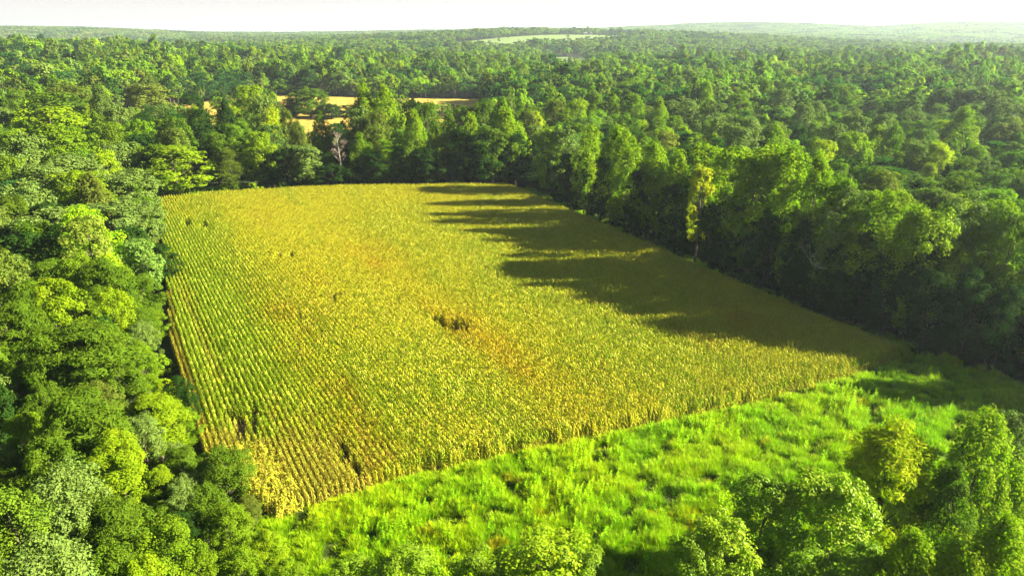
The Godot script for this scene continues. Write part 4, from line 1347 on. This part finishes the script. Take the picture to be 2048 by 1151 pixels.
func build_small_things() -> void:
	# bare trees
	rng.seed = 8
	var pale := bark("pale bark", lin(0.42, 0.38, 0.33))
	var d := bare_shape(61, 20.3, 2.6, 0.5)
	var o := root_of("dead_tree", Vector3(-52.0, 0, -220.0))
	put("trunk", d.trunk, pale, o)
	put("branches", d.branches, bark("grey twigs", lin(0.27, 0.20, 0.165)), o)
	tag(o, "white dead tree with a bare twiggy crown in the back tree line", "dead tree")
	var sn := bare_shape(62, 21.5, 1.6, 0.62)
	o = root_of("dead_snag", Vector3(-94.0, 0, -261.0))
	put("trunk", sn.trunk, bark("brown snag", lin(0.36, 0.24, 0.17)), o)
	put("branches", sn.branches, bark("brown snag", lin(0.36, 0.24, 0.17)), o)
	tag(o, "thin brown dead snag standing below the round bright tree", "dead tree")
	# fallen bare branch hung in the shaded foot of the right trees
	var f := Faces.new()
	var g := Faces.new()
	var a := Vector3(50.3, 9.4, -111.4)
	var b := Vector3(48.2, 10.2, -112.6)
	var c := Vector3(46.6, 12.6, -113.6)
	f.tube(PackedVector3Array([a, a.lerp(b, 0.5) + Vector3(0, -0.25, 0), b, c]), PackedFloat32Array([0.10, 0.09, 0.07, 0.03]), 6)
	g.tube(PackedVector3Array([b, Vector3(47.9, 11.6, -112.6), Vector3(47.6, 13.6, -113.0)]), PackedFloat32Array([0.06, 0.045, 0.015]), 5)
	g.tube(PackedVector3Array([a.lerp(b, 0.5), Vector3(48.4, 11.2, -112.0), Vector3(47.2, 12.4, -112.6)]), PackedFloat32Array([0.05, 0.035, 0.012]), 5)
	for k in 26:
		var p := c + rand_dir() * 0.8 + Vector3(0.3, 0.5, 0)
		g.tube(PackedVector3Array([p, p + rand_dir() * 0.7]), PackedFloat32Array([0.014, 0.006]), 3)
	o = root_of("bare_branch", Vector3.ZERO)
	put("limb", f.mesh(), bark("grey limb", lin(0.36, 0.31, 0.30)), o)
	put("twigs", g.mesh(), bark("grey limb", lin(0.36, 0.31, 0.30)), o)
	tag(o, "grey bare broken branch curving out of the shaded right tree line", "branch")
	# bushes
	var bushes := []
	for n in 3:
		bushes.append(tree_shape("bush", 820 + n, 2.6, 1.9, 24, 70, 0.3, 0.0))
	var list := [
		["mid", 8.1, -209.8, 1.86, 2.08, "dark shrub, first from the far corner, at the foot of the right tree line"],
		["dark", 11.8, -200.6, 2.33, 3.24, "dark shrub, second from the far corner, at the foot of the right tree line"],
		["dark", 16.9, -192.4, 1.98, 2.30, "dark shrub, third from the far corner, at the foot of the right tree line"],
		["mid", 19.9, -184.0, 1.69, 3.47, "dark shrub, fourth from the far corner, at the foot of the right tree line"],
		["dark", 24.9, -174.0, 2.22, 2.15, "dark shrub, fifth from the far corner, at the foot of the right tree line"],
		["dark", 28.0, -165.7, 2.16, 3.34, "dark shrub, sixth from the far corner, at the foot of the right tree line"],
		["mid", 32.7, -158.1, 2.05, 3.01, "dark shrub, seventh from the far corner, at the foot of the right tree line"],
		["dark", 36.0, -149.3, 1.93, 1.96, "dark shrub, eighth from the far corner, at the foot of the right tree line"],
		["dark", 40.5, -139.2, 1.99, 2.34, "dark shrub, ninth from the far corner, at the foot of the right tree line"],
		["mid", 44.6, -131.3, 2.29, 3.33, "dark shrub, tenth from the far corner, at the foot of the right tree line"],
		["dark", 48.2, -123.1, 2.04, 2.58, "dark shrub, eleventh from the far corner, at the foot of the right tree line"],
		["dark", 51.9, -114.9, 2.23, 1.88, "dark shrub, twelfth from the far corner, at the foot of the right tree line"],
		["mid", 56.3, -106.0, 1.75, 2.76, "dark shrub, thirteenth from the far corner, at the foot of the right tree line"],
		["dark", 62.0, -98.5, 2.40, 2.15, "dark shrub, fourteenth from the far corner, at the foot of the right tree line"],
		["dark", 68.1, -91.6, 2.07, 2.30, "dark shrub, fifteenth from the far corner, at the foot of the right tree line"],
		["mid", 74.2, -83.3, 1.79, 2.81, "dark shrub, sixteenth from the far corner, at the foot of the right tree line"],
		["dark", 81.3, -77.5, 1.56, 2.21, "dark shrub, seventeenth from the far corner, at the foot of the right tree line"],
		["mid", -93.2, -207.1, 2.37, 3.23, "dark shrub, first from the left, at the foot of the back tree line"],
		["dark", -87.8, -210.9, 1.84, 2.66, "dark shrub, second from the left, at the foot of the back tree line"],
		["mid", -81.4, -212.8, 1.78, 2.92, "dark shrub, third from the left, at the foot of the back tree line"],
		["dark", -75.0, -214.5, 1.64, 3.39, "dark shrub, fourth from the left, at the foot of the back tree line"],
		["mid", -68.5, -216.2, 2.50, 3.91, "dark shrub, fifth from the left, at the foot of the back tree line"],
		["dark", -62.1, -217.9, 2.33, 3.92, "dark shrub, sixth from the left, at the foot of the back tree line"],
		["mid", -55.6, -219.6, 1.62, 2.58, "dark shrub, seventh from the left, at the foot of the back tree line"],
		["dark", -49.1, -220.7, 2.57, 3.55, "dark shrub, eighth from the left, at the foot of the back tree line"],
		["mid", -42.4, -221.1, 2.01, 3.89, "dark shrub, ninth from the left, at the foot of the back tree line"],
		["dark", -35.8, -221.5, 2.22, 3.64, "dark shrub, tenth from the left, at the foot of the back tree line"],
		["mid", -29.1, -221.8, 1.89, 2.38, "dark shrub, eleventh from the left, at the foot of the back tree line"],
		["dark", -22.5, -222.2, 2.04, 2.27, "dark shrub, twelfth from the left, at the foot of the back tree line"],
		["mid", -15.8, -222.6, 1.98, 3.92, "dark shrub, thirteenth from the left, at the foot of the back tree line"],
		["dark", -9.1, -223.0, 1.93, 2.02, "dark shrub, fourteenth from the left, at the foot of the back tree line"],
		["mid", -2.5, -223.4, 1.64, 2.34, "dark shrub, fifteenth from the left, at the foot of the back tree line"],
		["mid", -35.2, -68.2, 2.05, 2.73, "leafy bush, first from the near corner, along the left edge of the cornfield"],
		["silver", -42.4, -80.3, 1.70, 2.19, "leafy bush, second from the near corner, along the left edge of the cornfield"],
		["bright", -49.3, -92.6, 2.19, 2.85, "leafy bush, third from the near corner, along the left edge of the cornfield"],
		["olive", -55.8, -105.0, 1.65, 2.12, "leafy bush, fourth from the near corner, along the left edge of the cornfield"],
		["mid", -61.8, -117.8, 1.54, 2.34, "leafy bush, fifth from the near corner, along the left edge of the cornfield"],
		["silver", -67.7, -130.5, 1.97, 2.30, "leafy bush, sixth from the near corner, along the left edge of the cornfield"],
		["bright", -73.7, -143.2, 1.53, 2.98, "leafy bush, seventh from the near corner, along the left edge of the cornfield"],
		["olive", -79.7, -156.0, 1.67, 4.00, "leafy bush, eighth from the near corner, along the left edge of the cornfield"],
		["mid", -85.9, -168.6, 1.59, 3.06, "leafy bush, ninth from the near corner, along the left edge of the cornfield"],
		["silver", -93.0, -180.7, 2.04, 2.82, "leafy bush, tenth from the near corner, along the left edge of the cornfield"],
		["bright", -100.0, -192.9, 2.19, 2.96, "leafy bush, eleventh from the near corner, along the left edge of the cornfield"],
		["olive", -106.9, -205.2, 1.67, 2.82, "leafy bush, twelfth from the near corner, along the left edge of the cornfield"],
		["mid", -113.6, -217.5, 1.53, 2.84, "leafy bush, thirteenth from the near corner, along the left edge of the cornfield"],
		["silver", -120.3, -229.9, 1.67, 3.78, "leafy bush, fourteenth from the near corner, along the left edge of the cornfield"],
		["bright", -127.0, -242.3, 2.08, 3.00, "leafy bush, fifteenth from the near corner, along the left edge of the cornfield"],
		["olive", -133.7, -254.6, 1.52, 2.51, "leafy bush, sixteenth from the near corner, along the left edge of the cornfield"],
		["red", -119.0, -228.0, 2.60, 6.00, "rust-red leaved bush beyond the far left corner of the cornfield"],
		["vivid", -76.0, -212.5, 3.00, 3.60, "bright green bush in front of the olive pine at the back tree line"],
		["bright", -84.5, -212.0, 2.20, 2.40, "small bright bush left of the olive pine at the back tree line"],
	]
	for t in list:
		o = root_of("bush", Vector3(t[1], 0, t[2]))
		var s: Dictionary = bushes[rng.randi() % 3]
		put("stems", s.trunk, bark("bark", Color.WHITE), o)
		put("foliage", s.crown, leaves_of(t[0], "maple") if t[0] != "red" else leaf_material("red leaves", lin(0.26, 0.07, 0.03)), o)
		o.rotation.y = rng.randf() * TAU_
		o.scale = Vector3(t[3] / 1.9, t[4] / 2.6, t[3] / 1.9)
		tag(o, t[5], "bush")
	# pole at the far side of the golden field
	o = root_of("utility_pole", Vector3(-134.0, land(-134.0, -536.0), -536.0))
	f = Faces.new()
	f.tube(PackedVector3Array([Vector3.ZERO, Vector3(0, 11.5, 0)]), PackedFloat32Array([0.2, 0.14]), 8)
	put("pole", f.mesh(), bark("weathered pole", lin(0.38, 0.33, 0.28)), o)
	f = Faces.new()
	box(f, Vector3(0, 10.7, 0.2), Vector3(2.4, 0.14, 0.12))
	put("crossarm", f.mesh(), bark("weathered pole", lin(0.38, 0.33, 0.28)), o)
	tag(o, "weathered wooden utility pole at the far edge of the golden field", "utility pole")
	make_barn("farm_building", Vector3(205.0, land(205.0, -2090.0) + 0.9, -2090.0), 0.15, 24.0, 11.0, 4.2, "long pale farm building at the top of the distant hill pasture", "building")
